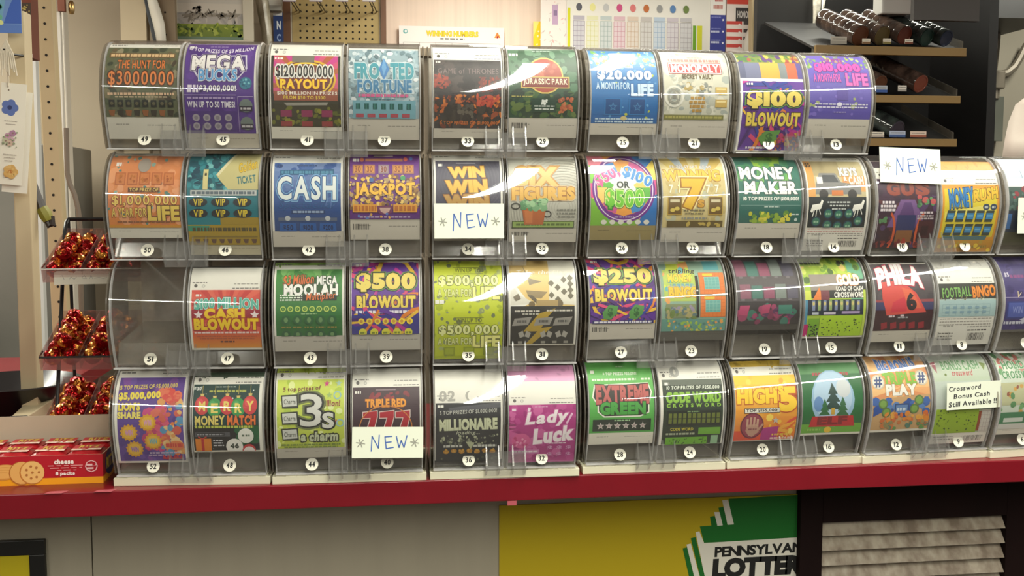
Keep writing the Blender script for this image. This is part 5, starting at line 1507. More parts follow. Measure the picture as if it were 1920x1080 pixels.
for q in range(4):
    mb = MB()
    rg = random.Random(q)
    nu, nv, R = 18, 11, .0140
    vs_ = [(0, 0, R)]
    for j in range(1, nv):
        for i in range(nu):
            th, ph = math.pi * j / nv, 2 * math.pi * i / nu
            r = R * (1 + rg.uniform(-.07, .05))
            vs_.append((r * math.sin(th) * math.cos(ph), r * math.sin(th) * math.sin(ph), r * math.cos(th)))
    vs_.append((0, 0, -R))
    f = [(0, 1 + i, 1 + (i + 1) % nu) for i in range(nu)]
    for j in range(nv - 2):
        for i in range(nu):
            a0, b0 = 1 + j * nu + i, 1 + j * nu + (i + 1) % nu
            f.append((a0, a0 + nu, b0 + nu, b0))
    l0 = 1 + (nv - 2) * nu
    f += [(l0 + (i + 1) % nu, l0 + i, len(vs_) - 1) for i in range(nu)]
    mb.add(vs_, f)
    BALLS.append(mb.mesh('foil_chocolate', foil))
rb = random.Random(11)
TIER = ('top', 'middle', 'bottom')
for k in range(3):
    for s, (xa, nx, name) in enumerate(((.0165, 2, 'left'), (.0770, 2, 'second'), (.1380, 2, 'third'))):
        spots_ = []
        for j in range(5):
            for i in range(nx):
                spots_.append((xa + i * .0284 + rb.uniform(-.0004, .0004), .0150 + j * .0284 + rb.uniform(-.0006, .0006), .0016 + .0141))
        for j in range(4 if k else 3):
            if rb.random() < .9:
                spots_.append((xa + .0142 + rb.uniform(-.003, .003), .029 + j * .0284 + rb.uniform(-.002, .002), .0016 + .0141 + .0200))
        spots_ = [q for q in spots_ if not (s == 2 and q[1] > .06)]
        for x, d, h in spots_:
            o = link('foil_chocolate', rb.choice(BALLS), loc=tray_point(k, x, d, h))
            o.rotation_euler = (rb.uniform(0, 6), rb.uniform(0, 6), rb.uniform(0, 6))
            tag(o, f'red and gold foil-wrapped chocolate ball in the {name} compartment of the {TIER[k]} tray', 'chocolate', f'foil chocolates in the {name} compartment of the {TIER[k]} tray')

# ------------------------------------------------------------------ box of cracker packs
CRED, CORG = (178, 22, 38), (238, 160, 30)
bx1 = atz(194, 905, HC)
fx0, fx1, fy = bx1[0] - .265, bx1[0], bx1[1]
dp, hf, hb = .125, .043, .078
bc = np.array([(fx0 + fx1) / 2, fy + dp / 2, HC])
box = thing('cracker_box', bc, 'open red and orange cracker display box on the counter left of the dispensers', 'box')
w2, d2 = (fx1 - fx0) / 2, dp / 2
def front(a):
    a.bg(CRED); a.R(0, 78, 100, 100, CORG)
    a.E(25, 36, 9.5, (30, 40, 110), 7.2); a.ring(25, 36, 9.5, .8, (236, 200, 60), 7.2); a.T('RITZ', 25, 36, 14, 46, (240, 210, 60), b=.07)
    for j in range(4):
        a.E(48.5 - j * .4, 40 + j * 9, 6, (206, 140, 66), 2.2); a.E(48.5 - j * .4, 38 + j * 9, 5.6, (226, 168, 92), 1.6)
    a.E(57, 58, 6.6, (176, 106, 44)); a.E(57.2, 57, 6.2, (226, 170, 96)); a.E(62.5, 57, 6.6, (190, 120, 52)); a.E(62.8, 56, 6.2, (232, 182, 110))
    for q in range(7):
        a.E(62.8 + 3.4 * math.cos(q * .9), 56 + 21 * math.sin(q * .9), .7, (176, 112, 56))
    a.E(62.8, 56, .7, (176, 112, 56))
    a.T('cheese', 79.5, 22, 10, 15, (246, 232, 226), b=.06); a.G(71, 34, 90, 3, (226, 150, 150)); a.G(72, 42, 89, 3, (226, 150, 150)); a.G(76, 50, 86, 3, (226, 150, 150)); a.T('8 packs', 80, 64, 10, 14, (246, 232, 226), b=.06)
    a.ring(94, 40, 3.4, .5, (236, 190, 190), n=8); a.G(91.4, 32, 96.6, 6, (236, 190, 190)); a.G(91.4, 44, 96.6, 6, (236, 190, 190)); a.R(92, 38.5, 96, 40, (236, 190, 190))
art = Art(w2 * 2000, hf * 1000, 8, .05); front(art)
fr = card('front_panel', art, (-w2, -d2, hf), (1, 0, 0), (0, 0, -1), .0012, (176, 150, 120), m=PRINT, parent=box)
art = Art(dp * 1000, hf * 1000, 9, .05)
art.bg(CRED); art.P([(0, 78), (100, 66), (100, 100), (0, 100)], CORG); art.E(34, 44, 24, (30, 40, 110), 16); art.T('RITZ', 34, 44, 34, 34, (240, 210, 60), b=.07); art.G(64, 30, 94, 10, (230, 200, 190))
card('side_panel', art, (w2, -d2, hf), (0, 1, 0), (0, 0, -1), .0012, (176, 150, 120), m=PRINT, parent=box)
kraft = mat('grey_board', (196, 180, 158), .8, var=.06, scale=20)
MB().box(-w2, w2, -d2 + .002, d2, 0, .001).obj('bottom_panel', kraft, box)
MB().box(-w2, w2, d2 - .0012, d2, .001, hb).obj('back_panel', kraft, box)
mb = MB()
mb.prism([(-d2 + .002, .001), (d2 - .002, .001), (d2 - .002, hb - .002), (.01, hf + .008), (-d2 + .002, hf)], 0, -w2, -w2 + .0012)
mb.obj('side_panel', kraft, box)
pk = random.Random(5)
for i in range(5):
    cx = fx1 - .029 - i * .0515
    for j in range(2):
        cy = fy + .036 + j * .054
        t = thing('cracker_pack', (cx, cy, HC + .0015), ('red cracker snack pack at the right end of the box, front row', 'red cracker snack pack second from the right, front row of the box',
            'red cracker snack pack in the middle of the front row in the box', 'red cracker snack pack fourth from the right, front row of the box', 'red cracker snack pack at the left end of the box, front row')[i].replace('front', ('front', 'back')[j]), 'snack pack', 'snack packs in the cracker box')
        mb = MB()
        nx, ny = 8, 8
        top_, L_, W2 = [], .0225, .0245
        for yy in range(ny + 1):
            for xx in range(nx + 1):
                u, v = xx / nx * 2 - 1, yy / ny * 2 - 1
                puff = (1 - abs(u) ** 3) * (1 - abs(v) ** 4)
                top_.append((u * W2, v * L_, .0385 + .0058 * puff + pk.uniform(-.0007, .0007)))
        bot_ = [(x, y, .0002) for x, y, z in top_]
        f, n1_ = [], (nx + 1) * (ny + 1)
        for yy in range(ny):
            for xx in range(nx):
                p = yy * (nx + 1) + xx
                f.append((p, p + 1, p + nx + 2, p + nx + 1)); f.append((n1_ + p + nx + 1, n1_ + p + nx + 2, n1_ + p + 1, n1_ + p))
        rim = [x for x in range(nx + 1)] + [yy * (nx + 1) + nx for yy in range(1, ny + 1)] + [ny * (nx + 1) + xx for xx in range(nx - 1, -1, -1)] + [yy * (nx + 1) for yy in range(ny - 1, 0, -1)]
        for q in range(len(rim)):
            p, s = rim[q], rim[(q + 1) % len(rim)]
            f.append((s, p, n1_ + p, n1_ + s))
        mb.add(top_ + bot_, f)
        mb.obj('wrapper', mat('red_foil_wrap', (186, 36, 44), .25, var=.25, scale=60, bump=.3), t, smooth=True)
        art = Art(42, 30, 3, .04)
        art.R(0, 70, 100, 100, (236, 206, 186)); art.spots(8, [(246, 240, 230), (214, 150, 120)], 5, 14, 0, 72, 100, 100, .4); art.T('RITZ', 54, 34, 66, 46, (214, 170, 60), o=(110, 20, 30), b=.06)
        o = card('wrapper_label', art, (-.021, .014, .0448), (1, 0, 0), (0, -1, -.03), .0003, (186, 36, 44), m=PRINT, parent=t)

# ------------------------------------------------------------------ display post with bookmarks, bowl
PY = .52
wood = mat('cream_wood', (206, 190, 156), .55, rgb2=(190, 172, 138), scale=8, stretch=(1, 1, .1))
p0, p1 = at(58, 800, PY), at(30, 20, PY)
stand = thing('display_stand', (p0[0], PY, HC), 'cream wooden display stand with a black rubber foot at the left of the counter', 'stand')
off = np.array([p0[0], PY, HC])
def slant(x0, x1, y0, y1, xs, z0, z1):
    return MB().hexa([(x0, y0, z0), (x1, y0, z0), (x1, y1, z0), (x0, y1, z0)], [(x0 + xs, y0, z1), (x1 + xs, y0, z1), (x1 + xs, y1, z1), (x0 + xs, y1, z1)])
slant(-.016, .014, 0, .042, p1[0] - p0[0], .02, p1[2] - HC).obj('upright', wood, stand, bevel=.002)
MB().hexa([(-.012, -.085, .0), (.016, -.085, .0), (.030, .045, .0), (-.014, .045, .0)], [(-.012, -.085, .022), (.016, -.085, .022), (.030, .045, .034), (-.014, .045, .034)]).obj('foot_bar', wood, stand, bevel=.002)
MB().box(-.0145, .0185, -.100, -.070, 0, .0245).obj('rubber_foot', mat('black_rubber', (24, 23, 24), .7), stand, bevel=.003)
h0 = at(12, 100, PY - .03)
MB().tube([np.array([h0[0] + .02, PY, h0[2]]) - off, h0 - off, h0 + np.array([0, -.012, .006]) - off], .002).obj('hook', blk, stand, smooth=True)

def flower(a, x, y, r, c, c2):
    for i in range(5):
        an = i * 1.2566
        a.E(x + r * .6 * math.cos(an), y + r * .6 * math.sin(an) * a.fw / a.fh, r * .55, c)
    a.E(x, y, r * .3, c2)

def mark(a):
    a.bg((236, 230, 214)); a.E(30, 7, 3.2, (120, 104, 84))
    flower(a, 38, 24, 30, (96, 116, 176), (52, 62, 110)); a.G(20, 37, 70, .7, (170, 160, 150)); a.G(26, 40, 66, .7, (170, 160, 150))
    for x, y, c in ((38, 52, (196, 150, 170)), (52, 56, (206, 170, 180)), (56, 49, (176, 130, 160)), (30, 57, (190, 190, 160)), (46, 59, (206, 180, 160))):
        flower(a, x, y, 12, c, (150, 120, 110))
    a.spots(14, [(130, 150, 110), (150, 160, 130)], 2.5, 5, 20, 48, 74, 63); a.G(24, 70, 76, .7, (170, 160, 150)); a.G(28, 73, 70, .7, (170, 160, 150)); a.G(30, 76, 62, .7, (170, 160, 150))
    flower(a, 56, 87, 26, (214, 170, 100), (190, 120, 60)); a.spots(10, [(222, 184, 116), (204, 150, 80)], 4, 8, 36, 82, 76, 92)

YB = PY - .035
for i, (x0, y0, x1, y1, yb, lab) in enumerate(((3, 168, 40, 345, YB, 'cream bookmark with painted flowers and a tassel hanging on the cream stand'), (18, 300, 60, 360, YB + .008, 'pale bookmark hanging just behind the flowered bookmark'))):
    a_, b_ = at(x0, y0, yb), at(x1, y1, yb)
    w, h = 43 / 2000 * (yb - CAM[1]), 178 / 2000 * (yb - CAM[1])
    t = thing('bookmark', (a_[0] + w / 2, yb, b_[2]), lab, 'bookmark', 'bookmarks on the cream stand')
    art = Art(w * 1000, h * 1000, 2, .05)
    if i == 0:
        mark(art)
    ro = math.radians(-5)
    U, V = np.array([math.cos(ro), 0, math.sin(ro)]), np.array([math.sin(ro) * -1, 0, -math.cos(ro)])
    V = np.array([-math.sin(ro), 0, -math.cos(ro)]) * -1
    V = np.array([math.sin(ro), 0, -math.cos(ro)]); V = np.array([-V[0], 0, V[2]]) if False else V
    U = np.array([math.cos(ro), 0, math.sin(ro)])
    card('card', art, (-w / 2, 0, h), U, V, .0008, (232, 226, 212), parent=t)
    if i == 0:
        tas = MB()
        top_ = np.array([-w / 2 + .012, -.004, h + .075])
        for q in range(9):
            dx = (q - 4) * .0036
            tas.tube([top_, top_ + np.array([dx * .8, -.002, -.025]), top_ + np.array([dx * 1.2, -.003, -.052 - (q % 3) * .006])], .0016, 6)
        tas.tube([top_, top_ + np.array([.001, -.001, -.05]), (-w / 2 + .012, -.001, h - .008)], .0012, 6)
        tas.obj('tassel', mat('cream_thread', (214, 204, 184), .9), t, smooth=True)

bo = atz(14, 800, HC)
t = thing('bowl', (bo[0] - .03, bo[1] + .13, HC), 'black bowl on the red counter behind the cream stand', 'bowl')
MB().lathe([(.05, 0), (.055, .004), (.09, .03), (.125, .062), (.128, .064), (.125, .066), (.088, .036), (.05, .012), (.001, .010)], seg=40).obj('bowl_body', mat('black_melamine', (32, 31, 32), .3), t, smooth=True)

o = board('greeting_card', -30, -30, 38, 61, PY - .02, lambda a: (a.bg((116, 150, 206)), a.P([(0, 0), (64, 0), (40, 100), (0, 100)], (120, 170, 200)), a.P([(70, 40), (100, 0), (100, 80), (50, 80)], (70, 104, 190)), a.R(0, 82, 100, 100, (96, 130, 200)), a.spots(12, [(80, 150, 150), (110, 180, 150), (220, 226, 150)], 4, 9, 0, 10, 45, 90)), back=(200, 210, 220), t=.001)
tag(o, 'blue greeting card at the top left above the bookmarks', 'card')
a_, b_ = at(39, 0, 1.25), at(55, 108, 1.25)
def spine(a):
    a.bg((120, 60, 40)); a.R(0, 30, 100, 62, (70, 56, 44)); a.R(0, 95, 100, 100, (210, 206, 200)); a.spots(16, [(190, 170, 90)], 8, 16, 10, 32, 90, 60, 1, 5)
o = board('book_spine', 39, -40, 56, 108, 1.25, spine, back=(110, 60, 44), t=.06)
o.name = 'brown_box'
tag(o, 'narrow brown box with a gold pattern behind the blue greeting card', 'box')
# ------------------------------------------------------------------ behind the counter, left
def slab_at(px0, py0, px1, py1, Y, th, top_shift=0.0, floor=False, ceil=False):
    """Upright box whose front face the photo shows between these pixels; top_shift leans it sideways by so many pixels."""
    a, b = at(px0, py0, Y), at(px1, py1, Y)
    s = top_shift / 2000 * (Y - CAM[1])
    if floor:
        b[2] = 0.0
    if ceil:
        a[2] = Z0 + 1.40
    return MB().hexa([(a[0] - s * 0, Y, b[2]), (b[0], Y, b[2]), (b[0], Y + th, b[2]), (a[0], Y + th, b[2])],
                     [(a[0] + s, Y, a[2]), (b[0] + s, Y, a[2]), (b[0] + s, Y + th, a[2]), (a[0] + s, Y + th, a[2])])

def holes(mb, x, y, z, r, n=8):
    mb.lathe([(r, 0), (r, .0006)], (x, y, z), (0, -1, 0), n)

HOLE = mat('hole_black', (24, 20, 16), .9)

def upright(px_top, px_bot, py_bot, w, Y, gap, label, rgb, name='perforated_upright', py_top=-30):
    a, b = at(px_top, py_top, Y), at(px_bot, py_bot, Y)
    t = thing(name, (b[0], Y, 0), label, 'shelf upright')
    dx = (a[0] - b[0]) / (a[2] - b[2])
    k = lambda z: dx * (z - b[2])
    MB().hexa([(k(0) - w / 2, 0, 0), (k(0) + w / 2, 0, 0), (k(0) + w / 2, .04, 0), (k(0) - w / 2, .04, 0)],
              [(k(a[2]) - w / 2, 0, a[2]), (k(a[2]) + w / 2, 0, a[2]), (k(a[2]) + w / 2, .04, a[2]), (k(a[2]) - w / 2, .04, a[2])]).obj('post_body', rgb, t, bevel=.002)
    mb = MB()
    z = a[2] - .02
    while z > b[2]:
        holes(mb, k(z), 0, z, .0036)
        z -= gap
    tag(mb.obj('slot_holes', HOLE, t), kind='stuff')
    return t

tan_metal = mat('tan_metal', (190, 170, 132), .5, var=.08, scale=10, stretch=(1, 1, .2))
brown_metal = mat('brown_metal', (128, 110, 86), .5, var=.1, scale=10)
upright(80, 114, 640, .040, 1.36, 27.3 / 2000 * (1.36 - CAM[1]), 'tan perforated metal upright behind the cream display stand', tan_metal)
upright(308, 312, 110, .066, 2.30, .076, 'brown perforated upright left of the landscape picture', brown_metal)
upright(1424, 1424, 120, .060, 2.42, .095, 'tan perforated upright right of the coloured charts', tan_metal)

t = tag(slab_at(-160, 268, 126, 700, 2.05, .4, floor=True).obj('steel_counter', mat('grey_steel', (126, 124, 116), .4, .3, rgb2=(104, 102, 96), scale=2), bevel=.004), 'grey steel cabinet behind the display stand on the left', 'cabinet')
tag(slab_at(106, 22, 125, 420, 1.9, .02, floor=True).obj('white_strip', mat('white_paint', (206, 200, 190), .6)), 'narrow white upright strip behind the perforated upright', 'strip')
o = slab_at(126, 20, 156, 1100, 1.95, .05, -6, floor=True).obj('white_pole', mat('white_enamel', (198, 190, 176), .45, var=.05, scale=6), bevel=.006)
tag(o, 'white square pole behind the chocolate rack', 'pole')
o = slab_at(107, -20, 121, 21, 1.88, .02).obj('brown_tag', mat('brown_card', (126, 70, 48), .6)); tag(o, 'small brown card hanging at the top of the white strip', 'card')
a_ = at(134, 14, 1.90)
o = MB().lathe([(.006, -.02), (.009, -.01), (.009, .012), (.004, .02)], a_).obj('brass_fitting', mat('brass', (176, 146, 96), .3, .9), smooth=True)
tag(o, 'small brass fitting at the top of the white pole', 'fitting')
pts = [at(x, y, 1.55) for x, y in ((124, 240), (126, 325), (131, 345), (140, 365), (147, 395), (151, 440), (152, 560))]
pts.append(np.array([pts[-1][0], pts[-1][1], 0.0]))
tag(MB().tube(pts, .007).obj('grey_cable', mat('grey_cable', (112, 98, 84), .5), smooth=True), 'grey cable curving down beside the white pole', 'cable')
pts = [at(x, y, PY + .045) for x, y in ((62, 335), (70, 368), (78, 392))]
t = thing('box_cutter', at(80, 395, PY + .045), 'dark knife with a yellow-green grip hanging behind the cream stand', 'knife')
bo = np.array(t.location)
MB().tube([p - bo for p in pts], [.004, .008, .010]).obj('blade_case', mat('dark_steel', (52, 44, 40), .4), t, smooth=True)
MB().tube([at(x, y, PY + .045) - bo for x, y in ((78, 390), (86, 403), (91, 414))], [.011, .013, .010]).obj('grip', mat('olive_rubber', (128, 124, 40), .5), t, smooth=True)
MB().tube([at(x, y, PY + .045) - bo for x, y in ((88, 414), (93, 424), (98, 422), (96, 405))], .006).obj('hook', mat('dark_steel', (52, 44, 40), .4), t, smooth=True)

tag(slab_at(224, -30, 276, 120, 2.3, .06, floor=True).obj('cream_post', mat('cream_paint', (196, 180, 150), .6, var=.06, scale=6)), 'broad cream post behind the upper left dispenser', 'post')
tag(slab_at(46, -30, 74, 330, 1.75, .03, floor=True).obj('pale_panel', mat('pale_blue_white', (206, 206, 202), .6, var=.04, scale=5)), 'pale white panel between the cream stand and the tan perforated upright', 'panel')
# curled paper
def curl(name, pts0, pts1, Y, bend, m, label, cat, y_in=None):
    """Bent paper sheet between a left and a right edge given by photo pixels."""
    n = len(pts0)
    vs_, fs_ = [], []
    K = 6
    for i in range(n):
        for j in range(K + 1):
            s = j / K
            px, py = pts0[i][0] + (pts1[i][0] - pts0[i][0]) * s, pts0[i][1] + (pts1[i][1] - pts0[i][1]) * s
            vs_.append(at(px, py, Y + bend * math.sin(math.pi * s * .9) + .01 * math.sin(i)))
    for i in range(n - 1):
        for j in range(K):
            p = i * (K + 1) + j
            fs_.append((p, p + K + 1, p + K + 2, p + 1))
    o = MB().add(vs_, fs_).obj(name, m, smooth=True)
    s = o.modifiers.new('paper', 'SOLIDIFY'); s.thickness = .0006
    return tag(o, label, cat)
white_paper = mat('white_paper', (226, 221, 208), .7, var=.05, scale=12)
curl('curled_paper', [(272, -20), (280, 20), (288, 50), (296, 90)], [(288, -20), (300, 15), (309, 45), (313, 90)], 2.285, -.02, white_paper, 'curled white paper between the cream post and the brown upright', 'paper')
curl('dark_leaflet', [(268, -10), (276, 30), (283, 60), (292, 95)], [(276, -10), (283, 25), (290, 55), (298, 95)], 2.292, .0, mat('dark_leaflet', (70, 74, 78), .6), 'dark leaflet tucked behind the curled white paper', 'paper')

def landscape(a):
    a.bg((176, 170, 160)); a.R(0, 0, 100, 26, (190, 182, 170)); a.R(0, 26, 100, 56, (158, 152, 146)); a.spots(30, [(176, 168, 158), (146, 142, 138)], 4, 10, 0, 24, 100, 56, .3)
    a.R(8, 30, 92, 36, (132, 124, 112)); a.spots(40, [(120, 112, 100), (100, 92, 80), (140, 132, 120)], 3, 9, 14, 24, 90, 40, .22); a.L([(30, 10), (28, 28)], 2, (84, 76, 66)); a.spots(9, [(70, 64, 56)], 1.5, 3, 25, 8, 36, 17)
    a.R(0, 57, 100, 100, (118, 132, 40), (92, 108, 44)); a.spots(70, [(140, 154, 50), (84, 104, 34), (150, 160, 70), (70, 90, 36)], 2, 6, 0, 58, 100, 92, .5); a.R(0, 92, 100, 100, (96, 116, 96))
Y = 2.35
a_, b_ = at(322, -60, Y), at(476, 92, Y)
t = thing('framed_picture', ((a_[0] + b_[0]) / 2, Y, b_[2]), 'framed landscape picture with green field and grey sky above the leftmost dispensers', 'picture')
w, h = b_[0] - a_[0], a_[2] - b_[2]
fw_ = .026
MB().box(-w / 2, w / 2, 0, .02, h - fw_, h).box(-w / 2, w / 2, 0, .02, 0, .03).box(-w / 2, -w / 2 + fw_ * .5, 0, .02, .03, h - fw_).box(w / 2 - fw_ * 1.4, w / 2, 0, .02, .03, h - fw_).obj('frame', mat('stone_frame', (186, 178, 160), .5), t, bevel=.002)
art = Art((w - fw_ * 1.9) * 1000, (h - fw_ - .03) * 1000, 4, .08)
art.R(0, 0, 100, 100, (180, 174, 164)); art.frame(0, art.h * .42, art.w, art.h); landscape(art)
card('picture_print', art, (-w / 2 + fw_ * .5, .006, h - fw_), (1, 0, 0), (0, 0, -1), .003, (180, 174, 164), m=PRINT, parent=t)

a_, b_ = at(470, 84, 2.25), at(1440, 110, 2.25)
t = thing('back_cabinet', ((a_[0] + b_[0]) / 2, 2.25, 0), 'brown cabinet along the back wall glimpsed between the clear dispensers', 'cabinet')
w = b_[0] - a_[0]
MB().box(-w / 2, w / 2, 0, .30, 0, a_[2] - .03).obj('body', mat('taupe_laminate', (112, 100, 84), .6, var=.08, scale=4), t)
MB().box(-w / 2, w / 2, -.015, .31, a_[2] - .03, a_[2]).obj('top_board', mat('taupe_top', (128, 114, 94), .5), t, bevel=.002)

# blue cartons, pegboard with hooks
def carton(a):
    a.bg((36, 58, 110)); a.R(0, 0, 100, 10, (206, 206, 206)); a.T('N', 60, 30, 40, 16, (220, 224, 230), b=.05); a.T('C', 60, 56, 40, 14, (150, 170, 210), b=.05)
o = board('blue_carton', 512, 20, 529, 110, 2.5, carton, back=(36, 58, 110), t=.05); tag(o, 'blue carton with white letters left of the pegboard', 'carton')
o = board('white_carton', 497, -40, 527, 19, 2.46, lambda a: (a.bg((150, 146, 138)), a.R(0, 60, 100, 84, (206, 202, 192)), a.R(10, 10, 60, 40, (110, 104, 96))), back=(150, 146, 138), t=.05); tag(o, 'pale carton stacked on the blue carton', 'carton')
curl('plastic_wrapping', [(476, -20), (482, 20), (490, 60), (494, 100)], [(500, -20), (505, 10), (510, 60), (513, 100)], 2.42, -.03, mat('pale_wrap', (206, 200, 186), .3, rgb2=(120, 112, 90), scale=14), 'crumpled pale wrapping beside the pale carton', 'wrapping')

Y = BACK - .03
a_, b_ = at(546, -80, Y), at(712, 110, Y)
t = thing('pegboard', ((a_[0] + b_[0]) / 2, Y, b_[2]), 'tan pegboard with price hooks above the middle left dispensers', 'pegboard')
w, h = b_[0] - a_[0], a_[2] - b_[2]
MB().box(-w / 2, w / 2, 0, .006, 0, h).obj('board', mat('tan_hardboard', (176, 152, 98), .6, var=.06, scale=20), t)
mb = MB()
gx = 11.75 / 2000 * (Y - CAM[1])
p0 = at(551, 60, Y)
for i in range(14):
    for j in range(14):
        x, z = p0[0] + i * gx - t.location[0], p0[2] - .02 + (j - 2) * gx * 1.0 - t.location[2]
        if -w / 2 + .01 < x < w / 2 - .01 and .01 < z < h - .01:
            holes(mb, x, 0, z, .0042)
tag(mb.obj('peg_holes', HOLE, t), kind='stuff')
for xe in (-w / 2 - .012, w / 2):
    MB().box(xe, xe + .011, -.004, .012, 0, h).obj('edge_strip', mat('pale_strip', (190, 180, 160), .5), t)
for i, (x, lab) in enumerate(((551, 'first'), (598, 'second'), (645, 'third'), (694, 'fourth'))):
    c0 = at(x, 14, Y)
    hk = thing('peg_hook', (c0[0], Y, c0[2]), f'wire hook with yellow-topped price tag, {lab} from left on the tan pegboard', 'hook', 'price hooks on the pegboard')
    MB().tube([(.01, 0, -.012), (.012, -.012, -.014), (-.006, -.14, .004), (-.006, -.15, .012)], .0022).tube([(.028, 0, -.014), (.024, -.012, -.018), (.0, -.14, .012)], .0022).obj('hook_wire', mat('steel_wire', (110, 104, 94), .35, .8), hk, smooth=True)
    art = Art(46, 30, 3, .06)
    art.R(0, 0, 100, 26, (206, 200, 70)); art.G(8, 40, 80, 8, (150, 150, 150)); art.G(8, 60, 60, 8, (150, 150, 150)); art.R(0, 86, 100, 100, (150, 140, 160))
    card('price_tag', art, (-.028, -.152, .024), (1, 0, 0), (0, .1, -.995), .001, (226, 222, 214), parent=hk)

trim = mat('walnut_trim', (116, 76, 46), .5, rgb2=(92, 58, 34), scale=10, stretch=(1, 1, .1))
tag(slab_at(529, -60, 546, 140, BACK - .045, .04).obj('trim_1', trim), kind='structure')
tag(slab_at(713, -60, 725, 140, BACK - .045, .05).obj('trim_2', trim), kind='structure')

# winning numbers board and charts
def winning(a):
    a.bg((236, 228, 224)); a.E(6, 10, 2.2, (110, 170, 170)); a.E(6.4, 9.6, 1.2, (226, 226, 226)); a.T('WINNING NUMBERS', 50.5, 13, 49, 9, (240, 206, 50), o=(170, 140, 70), b=.05); a.G(39, 21, 62, 3, (120, 116, 116)); a.T('A', 93.6, 14, 4.4, 8, (226, 120, 60), o=(240, 190, 90), b=.05); a.spots(4, [(190, 60, 60), (236, 190, 70)], .5, 1, 92, 10, 96, 20)
    a.grid(4, 30, 96, 96, 6, 6, (170, 160, 160), 1.5)
o = board('winning_numbers_board', 748, 48, 945, 150, BACK - .03, winning, back=(236, 228, 224), t=.006)
tag(o, 'white board with yellow lettering on the pink panelling', 'board')
o = board('yellow_sticker', 1000, 40, 1018, 90, BACK - .02, lambda a: (a.bg((240, 206, 40)), a.P([(0, 0), (60, 0), (0, 60)], (244, 220, 120)), a.spots(4, [(240, 230, 190)], 8, 14)), back=(240, 206, 40), t=.001)
tag(o, 'yellow sticker at the right edge of the pink panelling', 'sticker')
def scribble(a):
    a.bg((236, 226, 220)); a.spots(120, [(226, 180, 176), (214, 206, 200), (240, 234, 226), (206, 190, 186)], 2, 9, flat=.35, sides=5); a.R(44, 40, 66, 62, (190, 160, 190)); a.G(50, 46, 62, 6, (110, 90, 130))
o = board('patterned_poster', 1014, -60, 1063, 110, BACK - .035, scribble, back=(236, 226, 220), t=.002)
tag(o, 'white poster with pink scribbled pattern between the yellow sticker and the chart', 'poster')

CH = [(150, 140, 160), (216, 212, 150), (160, 176, 176), (206, 150, 166), (206, 176, 150), (170, 160, 156), (150, 176, 206), (180, 166, 180), (166, 160, 166)]
def chart(a):
    a.bg((228, 224, 216))
    a.R(.5, 32, 2.5, 100, (206, 206, 40)); a.R(86.5, 46, 88.8, 100, (110, 160, 40)); a.R(89.5, 46, 93, 100, (206, 206, 50))
    for i in range(9):
        x = 4.5 + i * 9.15
        a.R(x, 44, x + 7.6, 100, tuple(int(v * .35 + 228 * .65) for v in CH[i])); a.grid(x, 44, x + 7.6, 100, 3, 12, CH[i], 1.8); a.R(x, 39, x + 7.6, 43, tuple(int(v * .6 + 90) for v in CH[i]))
        a.E(x + 3.8, 31, 2.0, ((90, 90, 100), (226, 220, 150), (190, 190, 190), (200, 80, 130), (214, 120, 120), (190, 110, 60), (150, 150, 150), (90, 130, 180), (110, 130, 70))[i], 2.6); a.G(x + .5, 8, x + 7, 6, (190, 186, 182))
    a.R(94.5, 10, 99, 14, (150, 140, 140))
o = board('prize_chart', 1063, -50, 1337, 150, BACK - .04, chart, back=(228, 224, 216), t=.003)
tag(o, 'white prize chart of coloured columns behind the dispensers with stickers 29 and 25', 'chart')
def bluec(a):
    a.bg((236, 232, 228)); a.R(0, 0, 100, 52, (236, 232, 228)); a.G(20, 44, 80, 5, (190, 120, 110)); a.G(30, 36, 80, 4, (190, 90, 90))
    a.R(0, 56, 100, 100, (56, 62, 140)); a.G(6, 75, 60, 2.4, (200, 204, 226)); a.G(6, 88, 60, 2.4, (200, 204, 226))
    for y in (62, 76, 90):
        a.star(84, y, 9, (236, 236, 240)); a.G(8, y - 4, 70, 1.4, (120, 126, 190))
o = board('blue_chart', 1333, -60, 1362, 96, BACK - .044, bluec, back=(236, 232, 228), t=.003)
tag(o, 'white chart with a blue lower half beside the prize chart', 'chart')
def redc(a):
    a.bg((226, 214, 208)); a.R(0, 0, 100, 42, (206, 72, 56)); a.R(36, 46, 100, 62, (60, 54, 54)); a.T('HONOR', 68, 54, 50, 8, (206, 200, 196), b=.04)
    for i in range(5):
        a.R(0, 62 + i * 9, 62, 66 + i * 9, (196, 70, 64)); a.R(68, 62 + i * 9, 100, 66 + i * 9, (70, 64, 64)); a.star(52, 66 + i * 9, 6, (240, 226, 220))
o = board('red_chart', 1364, -60, 1411, 100, BACK - .048, redc, back=(226, 214, 208), t=.003)
tag(o, 'red and black striped chart right of the blue one', 'chart')
curl('grey_receipt', [(1409, 38), (1400, 60), (1394, 80), (1392, 110)], [(1434, 29), (1428, 55), (1422, 84), (1418, 110)], 2.53, -.02, mat('grey_paper', (206, 200, 190), .7), 'grey paper slip sticking up behind the dispenser with sticker 17', 'paper')

